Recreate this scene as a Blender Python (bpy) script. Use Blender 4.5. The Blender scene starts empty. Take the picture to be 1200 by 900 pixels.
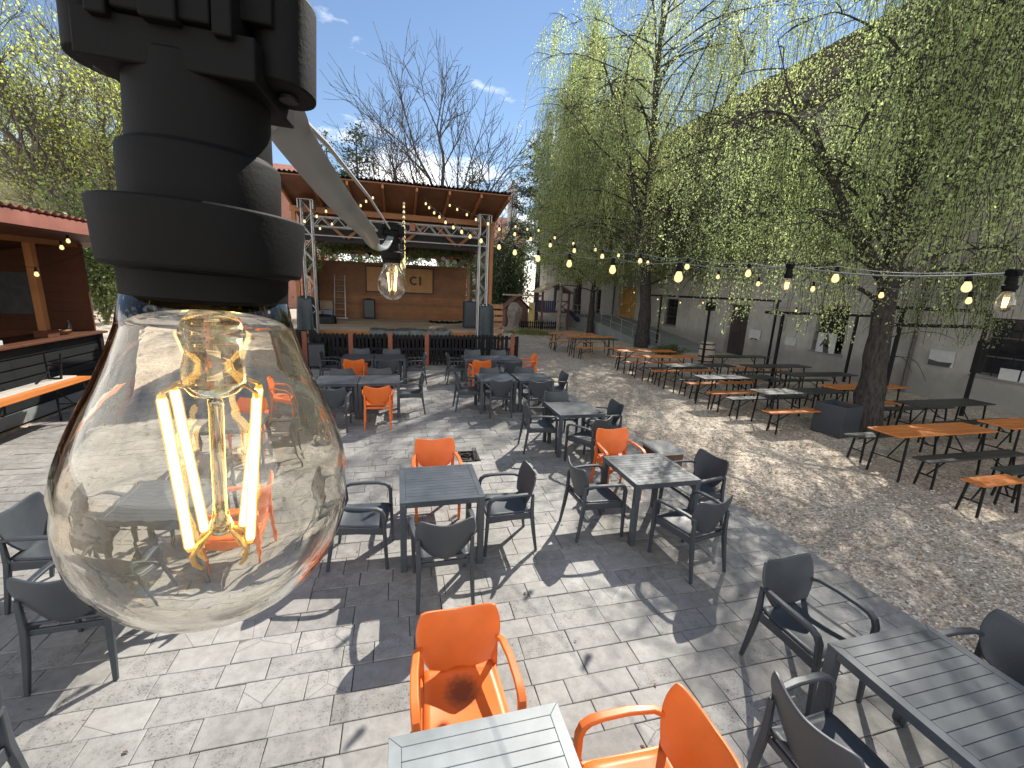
import bpy, math, random
import numpy as np
from mathutils import Vector, Matrix
R = math.radians
rng = random.Random(7)
scene = bpy.context.scene
COL = scene.collection

# ------------------------------------------------------------------ helpers
class MB:
    """collects shapes and links them as ONE mesh object"""
    def __init__(s): s.v = []; s.f = []; s.m = []; s.cur = 0
    def add(s, vs, fs):
        o = len(s.v); s.v += [tuple(p) for p in vs]
        s.f += [tuple(i + o for i in f) for f in fs]; s.m += [s.cur] * len(fs)
        return s
    def box(s, x0, x1, y0, y1, z0, z1, M=None):
        vs = [Vector((x, y, z)) for z in (z0, z1) for y in (y0, y1) for x in (x0, x1)]
        if M is not None: vs = [M @ p for p in vs]
        return s.add(vs, [(0, 2, 3, 1), (4, 5, 7, 6), (0, 1, 5, 4), (2, 6, 7, 3), (0, 4, 6, 2), (1, 3, 7, 5)])
    def beam(s, a, b, w, h, side=None):
        return s.sweep([a, b], w, h, side)
    def sweep(s, pts, w, h, side=None):
        pts = [Vector(p) for p in pts]; n = len(pts)
        W = w if isinstance(w, (list, tuple)) else [w] * n
        H = h if isinstance(h, (list, tuple)) else [h] * n
        vs = []
        for i, p in enumerate(pts):
            t = (pts[min(i + 1, n - 1)] - pts[max(i - 1, 0)]).normalized()
            sd = Vector(side) if side is not None else (Vector((1, 0, 0)) if abs(t.x) < .7 else Vector((0, 1, 0)))
            sd = (sd - t * sd.dot(t)).normalized(); nn = sd.cross(t).normalized()
            a, b = W[i] / 2, H[i] / 2
            vs += [p + sd * a + nn * b, p - sd * a + nn * b, p - sd * a - nn * b, p + sd * a - nn * b]
        fs = [(3, 2, 1, 0)]
        for i in range(n - 1):
            o = 4 * i
            for k in range(4):
                fs.append((o + k, o + (k + 1) % 4, o + 4 + (k + 1) % 4, o + 4 + k))
        o = 4 * (n - 1); fs.append((o, o + 1, o + 2, o + 3))
        return s.add(vs, fs)
    def tube(s, pts, r, n=8, cap=True):
        pts = [Vector(p) for p in pts]; m = len(pts)
        rr = r if isinstance(r, (list, tuple)) else [r] * m
        vs = []; ref = None
        for i, p in enumerate(pts):
            t = (pts[min(i + 1, m - 1)] - pts[max(i - 1, 0)])
            if t.length < 1e-9: t = Vector((0, 0, 1))
            t.normalize()
            if ref is None: ref = t.orthogonal().normalized()
            ref = ref - t * ref.dot(t)
            if ref.length < 1e-6: ref = t.orthogonal()
            ref.normalize(); b = t.cross(ref)
            for k in range(n):
                a = 2 * math.pi * k / n
                vs.append(p + (ref * math.cos(a) + b * math.sin(a)) * rr[i])
        fs = []
        for i in range(m - 1):
            for k in range(n):
                fs.append((i * n + k, i * n + (k + 1) % n, (i + 1) * n + (k + 1) % n, (i + 1) * n + k))
        if cap:
            fs.append(tuple(range(n))[::-1]); fs.append(tuple((m - 1) * n + k for k in range(n)))
        return s.add(vs, fs)
    def lathe(s, prof, n=48, c=(0, 0, 0), close=False, ripple=None):
        vs = []; m = len(prof)
        for r, z in prof:
            for k in range(n):
                a = 2 * math.pi * k / n
                q = r * (1 + (ripple(a, z) if ripple else 0))
                vs.append((c[0] + q * math.cos(a), c[1] + q * math.sin(a), c[2] + z))
        fs = []
        for i in range(m - 1 + (1 if close else 0)):
            for k in range(n):
                j = (i + 1) % m
                fs.append((i * n + k, i * n + (k + 1) % n, j * n + (k + 1) % n, j * n + k))
        return s.add(vs, fs)
    def disc(s, r, z, n=24, c=(0, 0, 0), up=True):
        vs = [(c[0] + r * math.cos(2 * math.pi * k / n), c[1] + r * math.sin(2 * math.pi * k / n), c[2] + z) for k in range(n)]
        return s.add(vs, [tuple(range(n)) if up else tuple(range(n))[::-1]])
    def poly(s, pts, thick, nrm):
        """flat polygon given a thickness along nrm"""
        n = len(pts); a = [Vector(p) for p in pts]; d = Vector(nrm) * thick
        vs = a + [p + d for p in a]
        fs = [tuple(range(n))[::-1], tuple(range(n, 2 * n))]
        for i in range(n): fs.append((i, (i + 1) % n, n + (i + 1) % n, n + i))
        return s.add(vs, fs)
    def grid(s, fn, nu, nv):
        vs = [fn(i / nu, j / nv) for j in range(nv + 1) for i in range(nu + 1)]
        fs = [(j * (nu + 1) + i, j * (nu + 1) + i + 1, (j + 1) * (nu + 1) + i + 1, (j + 1) * (nu + 1) + i) for j in range(nv) for i in range(nu)]
        return s.add(vs, fs)
    def build(s, name, mats, parent=None, smooth=False, bevel=0, solid=0, seg=2, sharp=35):
        me = bpy.data.meshes.new(name); me.from_pydata(s.v, [], s.f)
        mats = mats if isinstance(mats, (list, tuple)) else [mats]
        for m in mats: me.materials.append(m)
        if len(mats) > 1: me.polygons.foreach_set('material_index', s.m)
        me.validate(); me.update()
        if smooth:
            me.shade_smooth()
            if sharp: me.set_sharp_from_angle(angle=R(sharp))
        o = bpy.data.objects.new(name, me); COL.objects.link(o)
        if parent: o.parent = parent
        if solid:
            md = o.modifiers.new('solid', 'SOLIDIFY'); md.thickness = solid; md.offset = 0
        if bevel:
            md = o.modifiers.new('bevel', 'BEVEL'); md.width = bevel; md.segments = seg; md.limit_method = 'ANGLE'; md.angle_limit = R(40)
        return o

def tag(o, label=None, cat=None, group=None, kind=None):
    if label: o['label'] = label
    if cat: o['category'] = cat
    if group: o['group'] = group
    if kind: o['kind'] = kind
    return o
def thing(name, label, cat, loc=(0, 0, 0), rot=0, group=None):
    o = bpy.data.objects.new(name, None); COL.objects.link(o)
    o.empty_display_size = .2; o.location = loc; o.rotation_euler = (0, 0, rot)
    return tag(o, label, cat, group)
def dup(root, loc, rot, label, group=None):
    r = root.copy(); COL.objects.link(r); r.location = loc; r.rotation_euler = (0, 0, rot); r['label'] = label
    if group: r['group'] = group
    for ch in list(root.children):
        c = ch.copy(); COL.objects.link(c); c.parent = r
        for g in list(ch.children):
            d = g.copy(); COL.objects.link(d); d.parent = c
    return r

# ------------------------------------------------------------------ materials
class NT:
    def __init__(s, name):
        s.m = bpy.data.materials.new(name); s.m.use_nodes = True
        s.t = s.m.node_tree; s.t.nodes.clear()
        s.out = s.n('ShaderNodeOutputMaterial')
    def n(s, typ, **kw):
        x = s.t.nodes.new(typ)
        for k, v in kw.items(): setattr(x, k, v)
        return x
    def l(s, a, b): s.t.links.new(a, b)
    def coord(s, kind='Object', scale=(1, 1, 1)):
        c = s.n('ShaderNodeTexCoord'); mp = s.n('ShaderNodeMapping'); mp.inputs['Scale'].default_value = scale
        s.l(c.outputs[kind], mp.inputs['Vector']); return mp.outputs[0]
    def noise(s, vec, scale, detail=4, rough=.55):
        x = s.n('ShaderNodeTexNoise'); x.inputs['Scale'].default_value = scale
        x.inputs['Detail'].default_value = detail; x.inputs['Roughness'].default_value = rough
        if vec is not None: s.l(vec, x.inputs['Vector'])
        return x.outputs['Fac']
    def ramp(s, fac, stops):
        r = s.n('ShaderNodeValToRGB'); e = r.color_ramp.elements
        while len(e) < len(stops): e.new(.5)
        for i, (p, c) in enumerate(stops):
            e[i].position = p; e[i].color = (*c, 1) if len(c) == 3 else c
        s.l(fac, r.inputs[0]); return r.outputs[0]
    def mix(s, fac, a, b, mode='MIX'):
        x = s.n('ShaderNodeMix', data_type='RGBA', blend_type=mode)
        for k, val in ((0, fac), (6, a), (7, b)):
            if isinstance(val, bpy.types.NodeSocket): s.l(val, x.inputs[k])
            elif k == 0: x.inputs[0].default_value = val
            else: x.inputs[k].default_value = (*val, 1)
        return x.outputs[2]
    def bump(s, h, strength, dist=.01, nrm=None):
        b = s.n('ShaderNodeBump'); b.inputs['Strength'].default_value = strength; b.inputs['Distance'].default_value = dist
        s.l(h, b.inputs['Height'])
        if nrm: s.l(nrm, b.inputs['Normal'])
        return b.outputs[0]
    def pbr(s, col, rough=.6, metal=0, nrm=None, spec=.5):
        p = s.n('ShaderNodeBsdfPrincipled')
        if isinstance(col, bpy.types.NodeSocket): s.l(col, p.inputs['Base Color'])
        else: p.inputs['Base Color'].default_value = (*col, 1)
        if isinstance(rough, bpy.types.NodeSocket): s.l(rough, p.inputs['Roughness'])
        else: p.inputs['Roughness'].default_value = rough
        p.inputs['Metallic'].default_value = metal; p.inputs['Specular IOR Level'].default_value = spec
        if nrm: s.l(nrm, p.inputs['Normal'])
        s.l(p.outputs[0], s.out.inputs[0]); return p

def sc(c, k): return tuple(min(1, x * k) for x in c)
def simple(name, col, rough=.6, metal=0, var=.25, scale=6, bump=.1, bscale=60, bdist=.003, coord='Object', spec=.5):
    t = NT(name); v = t.coord(coord)
    f = t.noise(v, scale, 5)
    c = t.ramp(f, [(.3, sc(col, 1 - var)), (.7, sc(col, 1 + var))])
    h = t.noise(v, bscale, 3)
    rg = t.n('ShaderNodeMapRange'); t.l(f, rg.inputs[0]); rg.inputs[3].default_value = max(.02, rough - .08); rg.inputs[4].default_value = min(1, rough + .08)
    t.pbr(c, rg.outputs[0], metal, t.bump(h, bump, bdist) if bump else None, spec); return t.m
def wood(name, c1, c2, rough=.55, axis=0, grain=1.0, spec=.4):
    t = NT(name); s = [14 * grain] * 3; s[axis] = 1.1 * grain
    v = t.coord('Object', s); f = t.noise(v, 2.2, 6, .65)
    big = t.noise(t.coord('Object'), 2.3, 3)
    isl = t.n('ShaderNodeNewGeometry').outputs['Random Per Island']
    c = t.ramp(f, [(.28, c1), (.72, c2)])
    c = t.mix(.35, c, t.ramp(big, [(.3, sc(c1, .7)), (.75, sc(c2, 1.15))]))
    k = t.ramp(isl, [(0, (.78, .78, .78)), (1, (1.15, 1.12, 1.1))])
    c = t.mix(1.0, c, k, 'MULTIPLY')
    t.pbr(c, rough, 0, t.bump(f, .25, .004), spec); return t.m

M = {}

M['table_grey'] = simple('slate_plastic_table', (.058, .068, .080), .40, var=.22, scale=4, bump=.1, bscale=160, bdist=.001)
M['table_glare'] = simple('pale_glare_table', (.235, .255, .26), .42, var=.22, scale=5, bump=.12, bscale=120, bdist=.001)  # sun glare on the nearest tabletop, painted in as a paler colour
def worn(name, c, dirt, rough):
    t = NT(name); v = t.coord('Object'); rnd = t.n('ShaderNodeObjectInfo').outputs['Random']; n1 = t.noise(v, 4, 5, .6); n2 = t.noise(v, 55, 4, .7); n3 = t.noise(t.coord('Object', (40, 6, 6)), 3, 4, .7)
    k = t.ramp(rnd, [(0, (.90, .90, .90)), (1, (1.06, 1.06, 1.06))]); col = t.mix(1, t.ramp(n1, [(.3, sc(c, .88)), (.72, sc(c, 1.1))]), k, 'MULTIPLY')
    col = t.mix(t.ramp(n2, [(.60, (0, 0, 0)), (.72, (.38, .38, .38))]), col, dirt); col = t.mix(t.ramp(n3, [(.66, (0, 0, 0)), (.74, (.22, .22, .22))]), col, sc(dirt, 1.6))
    rg = t.n('ShaderNodeMapRange'); t.l(n1, rg.inputs[0]); rg.inputs[3].default_value = rough - .1; rg.inputs[4].default_value = rough + .16
    t.pbr(col, rg.outputs[0], 0, t.bump(t.noise(v, 220, 3), .1, .001), .45); return t.m
M['anthracite'] = worn('anthracite_plastic', (.046, .054, .064), (.13, .125, .115), .44)
M['orange'] = worn('orange_plastic', (.72, .155, .025), (.42, .16, .06), .40)
M['black_rubber'] = simple('black_rubber', (.0022, .0022, .0023), .66, var=.3, scale=60, bump=.35, bscale=900, bdist=.0002, spec=.15)
M['black_paint'] = simple('black_paint', (.009, .0095, .010), .55, var=.35, scale=5, bump=.15, spec=.3)
M['steel'] = simple('galvanised_steel', (.55, .56, .57), .38, .9, var=.15, scale=20, bump=.05)
M['green_steel'] = simple('dark_green_steel', (.02, .032, .028), .45, .2, var=.2)
M['cable_grey'] = simple('grey_cable_sheath', (.17, .18, .175), .38, var=.14, scale=30, bump=.2, bscale=500, bdist=.0003)
M['cable_white'] = simple('grey_green_string_cable', (.10, .115, .115), .5, var=.1)
M['wire'] = simple('steel_wire', (.4, .4, .4), .45, .6, var=.1)
M['pine_plank'] = wood('stage_pine_plank', (.15, .058, .017), (.27, .122, .044), .55, 0)
M['red_wood'] = wood('red_brown_board', (.068, .021, .008), (.125, .042, .016), .6, 1)
M['osb'] = wood('roof_underside_board', (.15, .063, .031), (.245, .11, .054), .65, 1, .6)
M['beam_wood'] = wood('timber_beam', (.25, .10, .035), (.39, .17, .06), .55, 0)
M['beam_wood_z'] = wood('timber_post', (.26, .105, .035), (.40, .175, .06), .55, 2)
M['deck'] = wood('deck_board', (.30, .235, .16), (.46, .38, .28), .7, 0)
M['black_slat'] = wood('black_slat', (.008, .009, .010), (.018, .020, .023), .6, 0, 1, .3)
M['black_slat_z'] = wood('black_upright_slat', (.004, .0045, .006), (.010, .011, .015), .65, 2, 1, .2)
M['orange_wood'] = wood('orange_lacquered_wood', (.46, .135, .028), (.66, .235, .055), .38, 0)
M['black_wood'] = wood('black_lacquered_wood', (.024, .027, .027), (.050, .056, .055), .42, 0)
M['grey_wood'] = wood('pale_bench_wood', (.40, .38, .33), (.58, .55, .49), .5, 0)
M['red_post'] = wood('red_stained_post', (.20, .06, .03), (.32, .105, .055), .55, 2)
M['pallet'] = wood('pallet_wood', (.30, .15, .075), (.46, .25, .13), .7, 0)
M['play_wood'] = wood('play_timber', (.085, .042, .032), (.16, .085, .062), .65, 2)
M['navy'] = simple('navy_plastic', (.02, .024, .075), .5, var=.3)
M['yellow_panel'] = simple('yellow_panel', (.55, .44, .16), .6, var=.12)
M['tarp'] = simple('dark_teal_tarpaulin', (.017, .030, .037), .5, var=.3, scale=6, bump=.4, bscale=9, bdist=.03)
M['grey_tarp'] = simple('grey_green_tarpaulin', (.075, .092, .088), .45, var=.3, scale=5, bump=.4, bscale=8, bdist=.03)
M['corr_dark'] = simple('dark_corrugated_sheet', (.05, .042, .040), .5, var=.3, scale=3)
M['corr_red'] = simple('red_brown_corrugated_sheet', (.30, .115, .085), .55, var=.25, scale=2)
M['white_board'] = simple('white_print_board', (.52, .53, .53), .6, var=.08, bump=0)
M['ink'] = simple('dark_print', (.06, .062, .066), .7, var=.25, bump=0)
M['letter'] = simple('black_letter', (.018, .014, .012), .6, var=.1, bump=0)
M['sign_panel'] = wood('tan_sign_panel', (.34, .18, .065), (.46, .26, .10), .6, 0, .5)
M['alu'] = simple('aluminium', (.36, .36, .35), .45, .5, var=.1, bump=0)
M['blue_crate'] = simple('blue_grey_crate', (.16, .20, .27), .55, var=.15)
M['card'] = simple('brown_card', (.30, .22, .15), .8, var=.2)
M['window_dark'] = simple('dark_window_glass', (.02, .022, .026), .12, var=.3, scale=3, bump=.05)
M['frame_grey'] = simple('weathered_window_frame', (.10, .09, .085), .6, var=.2)
M['door_dark'] = wood('dark_door', (.030, .026, .026), (.060, .052, .050), .6, 2)
M['ochre'] = wood('ochre_door', (.40, .21, .055), (.56, .31, .09), .6, 2)
M['concrete'] = simple('ramp_concrete', (.20, .215, .215), .85, var=.18, scale=2, bump=.3, bscale=30)
M['barrel'] = wood('bleached_barrel_wood', (.40, .33, .27), (.56, .48, .41), .7, 2)
M['chimney'] = simple('chimney_render', (.62, .60, .57), .85, var=.2, scale=4)
M['house_wall'] = simple('pale_house_wall', (.55, .54, .52), .9, var=.14, scale=1.2, bump=.2)
M['soil'] = simple('dark_soil', (.05, .04, .03), .95, var=.3)
M['slab'] = simple('stone_slab', (.42, .40, .37), .8, var=.2, scale=6, bump=.3)
M['brass'] = simple('brass_screw', (.65, .5, .28), .3, .9, var=.1, bump=0)
M['stump'] = simple('weathered_stump', (.22, .19, .165), .9, var=.35, scale=5, bump=.6, bscale=14, bdist=.04)

def bark(name, c1, c2, s=(7, 7, 1.6)):
    t = NT(name); v = t.coord('Object', s); f = t.noise(v, 2.0, 6, .7)
    c = t.ramp(f, [(.34, c1), (.62, c2)])
    t.pbr(c, .9, 0, t.bump(f, .9, .05)); return t.m
M['bark_dark'] = bark('dark_birch_bark', (.007, .006, .0055), (.058, .051, .045), (9, 9, 2.6))
M['bark_grey'] = bark('grey_bark', (.05, .043, .038), (.16, .14, .125))
M['bark_far'] = bark('bare_twig_bark', (.035, .03, .027), (.085, .072, .065))

def leafmat(name, c1, c2, c3, trans=.5):
    t = NT(name); isl = t.n('ShaderNodeNewGeometry').outputs['Random Per Island']
    big = t.noise(t.coord('Object'), .55, 3)
    c = t.ramp(isl, [(0, c1), (.55, c2), (1, c3)])
    c = t.mix(.5, c, t.ramp(big, [(.35, sc(c1, .75)), (.65, sc(c3, 1.05))]))
    d = t.n('ShaderNodeBsdfPrincipled'); t.l(c, d.inputs['Base Color']); d.inputs['Roughness'].default_value = .42
    d.inputs['Specular IOR Level'].default_value = .45
    tr = t.n('ShaderNodeBsdfTranslucent'); t.l(t.mix(1, c, (1.5, 1.6, 1.05), 'MULTIPLY'), tr.inputs[0])
    mx = t.n('ShaderNodeMixShader'); mx.inputs[0].default_value = trans
    t.l(d.outputs[0], mx.inputs[1]); t.l(tr.outputs[0], mx.inputs[2]); t.l(mx.outputs[0], t.out.inputs[0]); return t.m
M['birch_leaf'] = leafmat('birch_leaf', (.24, .295, .165), (.375, .44, .245), (.55, .59, .35), .70)
M['birch_leaf2'] = leafmat('olive_birch_leaf', (.27, .31, .175), (.42, .46, .265), (.58, .60, .37), .70)
M['spring_leaf'] = leafmat('spring_leaf', (.28, .32, .10), (.40, .43, .15), (.52, .53, .21), .68)
M['ever_leaf'] = leafmat('evergreen_needle', (.025, .042, .022), (.05, .075, .038), (.09, .12, .055), .25)
M['bush_leaf'] = leafmat('bush_leaf', (.05, .075, .03), (.10, .135, .05), (.19, .22, .08), .45)

def tile_mat():
    t = NT('travertine_paver'); g = t.n('ShaderNodeNewGeometry'); isl = g.outputs['Random Per Island']
    v = t.coord('Object')
    base = t.ramp(isl, [(0, (.225, .220, .209)), (.5, (.31, .303, .290)), (1, (.40, .392, .375))])
    # streaky, pitted stone: offset the pattern per paver
    vm = t.n('ShaderNodeVectorMath', operation='ADD'); cb = t.n('ShaderNodeCombineXYZ')
    mu = t.n('ShaderNodeMath', operation='MULTIPLY'); t.l(isl, mu.inputs[0]); mu.inputs[1].default_value = 37.0
    t.l(mu.outputs[0], cb.inputs[0]); t.l(mu.outputs[0], cb.inputs[1]); t.l(v, vm.inputs[0]); t.l(cb.outputs[0], vm.inputs[1])
    vv = vm.outputs[0]
    f1 = t.noise(vv, 11, 6, .7); f2 = t.noise(vv, 75, 5, .7); f3 = t.noise(v, .9, 4)
    c = t.mix(.45, base, t.ramp(f1, [(.32, (.17, .166, .158)), (.7, (.43, .42, .40))]))
    pit = t.ramp(f2, [(.38, (0, 0, 0)), (.46, (1, 1, 1))])
    wn_ = t.n('ShaderNodeTexWhiteNoise', noise_dimensions='1D'); t.l(isl, wn_.inputs['W'])
    msk = t.mix(1, t.ramp(f1, [(.44, (1, 1, 1)), (.58, (0, 0, 0))]), t.ramp(wn_.outputs['Value'], [(.35, (.12, .12, .12)), (.75, (1, 1, 1))]), 'MULTIPLY')
    dark = t.mix(msk, (1, 1, 1), pit)
    c = t.mix(1, c, t.mix(.72, (1, 1, 1), dark, 'MIX'), 'MULTIPLY')
    c = t.mix(1, c, t.ramp(f3, [(.3, (.70, .69, .675)), (.7, (1.06, 1.05, 1.04))]), 'MULTIPLY')
    # crack lines on some pavers
    vo = t.n('ShaderNodeTexVoronoi', feature='DISTANCE_TO_EDGE'); vo.inputs['Scale'].default_value = 2.3; t.l(vv, vo.inputs['Vector'])
    ck = t.ramp(vo.outputs['Distance'], [(.0, (.35, .34, .33)), (.008, (1, 1, 1))])
    sel = t.ramp(isl, [(.90, (0, 0, 0)), (.91, (1, 1, 1))])
    c = t.mix(1, c, t.mix(sel, (1, 1, 1), ck), 'MULTIPLY')
    h = t.mix(.5, f1, f2)
    t.pbr(c, .72, 0, t.bump(h, .35, .006), .35); return t.m
M['tile'] = tile_mat()
M['mortar'] = simple('dark_joint_sand', (.065, .06, .054), .95, var=.4, scale=15)

def gravel_mat():
    t = NT('pale_gravel'); v = t.coord('Object')
    vo = t.n('ShaderNodeTexVoronoi'); vo.inputs['Scale'].default_value = 38; t.l(v, vo.inputs['Vector'])
    sx = t.n('ShaderNodeSeparateColor'); t.l(vo.outputs['Color'], sx.inputs[0])
    c = t.ramp(sx.outputs[0], [(0, (.22, .18, .145)), (.35, (.43, .38, .32)), (.7, (.61, .555, .485)), (1, (.82, .78, .71))])
    vo2 = t.n('ShaderNodeTexVoronoi'); vo2.inputs['Scale'].default_value = 11; t.l(v, vo2.inputs['Vector'])
    s2 = t.n('ShaderNodeSeparateColor'); t.l(vo2.outputs['Color'], s2.inputs[0])
    c = t.mix(.35, c, t.ramp(s2.outputs[1], [(0, (.23, .175, .125)), (.6, (.48, .41, .33)), (1, (.72, .65, .56))]))
    big = t.noise(v, .55, 5, .6)
    c = t.mix(1, c, t.ramp(big, [(.3, (.74, .69, .64)), (.7, (1.12, 1.09, 1.04))]), 'MULTIPLY')
    leaf = t.noise(v, 7, 5, .75)
    c = t.mix(t.ramp(leaf, [(.56, (0, 0, 0)), (.64, (.55, .55, .55))]), c, (.30, .235, .17))
    h = t.mix(.5, vo.outputs['Distance'], t.noise(v, 25, 4))
    t.pbr(c, .88, 0, t.bump(h, 1.0, .03), .3); return t.m
M['gravel'] = gravel_mat()
def pebble_mat():
    t = NT('loose_pebble'); isl = t.n('ShaderNodeNewGeometry').outputs['Random Per Island']
    c = t.ramp(isl, [(0, (.17, .125, .09)), (.4, (.35, .285, .22)), (.75, (.54, .47, .39)), (1, (.74, .68, .60))])
    t.pbr(c, .8); return t.m
M['pebble'] = pebble_mat()
def litter_mat():
    t = NT('dry_leaf_litter'); isl = t.n('ShaderNodeNewGeometry').outputs['Random Per Island']
    t.pbr(t.ramp(isl, [(0, (.07, .045, .02)), (.6, (.16, .10, .045)), (1, (.26, .20, .08))]), .8); return t.m
M['litter'] = litter_mat()

def plaster():
    t = NT('stained_plaster'); v = t.coord('Object')
    a = t.noise(v, .55, 6, .65); b = t.noise(v, 3.5, 5, .6); st = t.noise(t.coord('Object', (1.2, 1.2, .22)), 1.6, 5, .6)
    c = t.ramp(a, [(.3, (.30, .29, .265)), (.55, (.42, .405, .37)), (.75, (.50, .485, .45))])
    c = t.mix(.35, c, t.ramp(st, [(.35, (.25, .242, .222)), (.65, (.52, .505, .47))]))
    c = t.mix(.25, c, t.ramp(b, [(.35, (.27, .255, .235)), (.65, (.50, .485, .45))]))
    # darker towards the foot of the wall, with a ragged upper edge
    z = t.n('ShaderNodeSeparateXYZ'); t.l(v, z.inputs[0])
    ad = t.n('ShaderNodeMath', operation='MULTIPLY_ADD'); t.l(b, ad.inputs[0]); ad.inputs[1].default_value = -1.2; t.l(z.outputs[2], ad.inputs[2])
    c = t.mix(t.ramp(ad.outputs[0], [(.0, (.55, .55, .55)), (.45, (0, 0, 0))]), c, (.17, .165, .15))
    t.pbr(c, .92, 0, t.bump(b, .3, .03), .2); return t.m
M['plaster'] = plaster()
def roof_tiles(name, c1, c2, sx=5.0, axis='Y'):
    t = NT(name); v = t.coord('Object')
    w = t.n('ShaderNodeTexBrick'); t.l(v, w.inputs['Vector']); w.inputs['Scale'].default_value = 3.0
    w.inputs['Color1'].default_value = (*c1, 1); w.inputs['Color2'].default_value = (*c2, 1); w.inputs['Mortar'].default_value = (*sc(c1, .45), 1)
    w.inputs['Mortar Size'].default_value = .03
    n = t.noise(v, 2, 5); c = t.mix(.4, w.outputs['Color'], t.ramp(n, [(.3, sc(c1, .7)), (.7, sc(c2, 1.2))]))
    t.pbr(c, .85, 0, t.bump(w.outputs['Fac'], -.6, .03)); return t.m
M['tile_dark'] = roof_tiles('brown_grey_roof_tiles', (.085, .068, .058), (.15, .12, .105))
M['tile_red'] = roof_tiles('red_roof_tiles', (.33, .13, .095), (.45, .20, .15))
M['tile_tan'] = roof_tiles('tan_roof_tiles', (.165, .15, .075), (.25, .225, .12))
M['pink_wall'] = simple('salmon_wall', (.56, .27, .21), .85, var=.1, scale=2)

def glassmat(name, tint=(1, 1, 1), bump=.0):
    t = NT(name); g = t.n('ShaderNodeBsdfGlass'); g.inputs['Color'].default_value = (*tint, 1); g.inputs['IOR'].default_value = 1.47; g.inputs['Roughness'].default_value = 0
    if bump:
        h = t.mix(.3, t.noise(t.coord('Object'), 26, 2), t.noise(t.coord('Object'), 90, 2)); t.l(t.bump(h, bump, .002), g.inputs['Normal'])
    t.l(g.outputs[0], t.out.inputs[0]); return t.m
def dusty_glass():
    t = NT('clear_bulb_glass'); v = t.coord('Object'); g = t.n('ShaderNodeBsdfGlass'); g.inputs['Color'].default_value = (1, .988, .956, 1); g.inputs['IOR'].default_value = 1.47; g.inputs['Roughness'].default_value = 0
    h = t.mix(.3, t.noise(v, 26, 2), t.noise(v, 90, 2)); t.l(t.bump(h, .11, .002), g.inputs['Normal'])
    vo = t.n('ShaderNodeTexVoronoi'); vo.inputs['Scale'].default_value = 330; t.l(v, vo.inputs['Vector'])
    sc_ = t.n('ShaderNodeSeparateColor'); t.l(vo.outputs['Color'], sc_.inputs[0])
    dot = t.ramp(vo.outputs['Distance'], [(.10, (1, 1, 1)), (.20, (0, 0, 0))]); pick = t.ramp(sc_.outputs[0], [(.80, (0, 0, 0)), (.84, (1, 1, 1))])
    film = t.ramp(t.noise(v, 60, 5, .7), [(.52, (0, 0, 0)), (.80, (.07, .07, .07))])
    k = t.mix(1, t.mix(1, dot, pick, 'MULTIPLY'), (.55, .55, .55), 'MULTIPLY'); k = t.mix(1, k, film, 'ADD')
    d = t.n('ShaderNodeBsdfDiffuse'); d.inputs[0].default_value = (.72, .62, .42, 1); tr = t.n('ShaderNodeBsdfTranslucent'); tr.inputs[0].default_value = (.8, .68, .42, 1)
    m2 = t.n('ShaderNodeMixShader'); m2.inputs[0].default_value = .5; t.l(d.outputs[0], m2.inputs[1]); t.l(tr.outputs[0], m2.inputs[2])
    mx = t.n('ShaderNodeMixShader'); t.l(k, mx.inputs[0]); t.l(g.outputs[0], mx.inputs[1]); t.l(m2.outputs[0], mx.inputs[2]); t.l(mx.outputs[0], t.out.inputs[0]); return t.m
M['bulb_glass'] = dusty_glass()
M['stem_glass'] = glassmat('amber_stem_glass', (1, .94, .76))
def emit(name, col, s, gloss=0):
    t = NT(name); e = t.n('ShaderNodeEmission'); e.inputs[0].default_value = (*col, 1); e.inputs[1].default_value = s
    if gloss:
        b = t.n('ShaderNodeBsdfGlossy'); b.inputs['Roughness'].default_value = .08
        f = t.n('ShaderNodeFresnel'); mx = t.n('ShaderNodeMixShader'); t.l(f.outputs[0], mx.inputs[0])
        t.l(e.outputs[0], mx.inputs[1]); t.l(b.outputs[0], mx.inputs[2]); t.l(mx.outputs[0], t.out.inputs[0])
    else: t.l(e.outputs[0], t.out.inputs[0])
    return t.m
M['filament'] = emit('lit_filament', (1, .74, .36), 7.5)
def phosphor_bloom():  # glowing yellow coat, added to imitate the bloom round the filament core
    t = NT('phosphor_bloom_sleeve'); e = t.n('ShaderNodeEmission'); e.inputs[0].default_value = (1, .55, .10, 1); e.inputs[1].default_value = .75; a = t.n('ShaderNodeBsdfTransparent'); a.inputs[0].default_value = (1, .86, .55, 1)
    mx = t.n('ShaderNodeMixShader'); mx.inputs[0].default_value = .42; t.l(a.outputs[0], mx.inputs[1]); t.l(e.outputs[0], mx.inputs[2]); t.l(mx.outputs[0], t.out.inputs[0]); return t.m
M['phosphor_bloom'] = phosphor_bloom()
M['filament_wire'] = simple('amber_support_wire', (.75, .48, .16), .3, .7, var=.1, bump=0)
M['lit_bulb'] = emit('lit_frosted_bulb', (1, .73, .33), .66, 1)
M['grass'] = leafmat('short_grass', (.10, .12, .03), (.17, .19, .05), (.26, .27, .09), .3)

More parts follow.
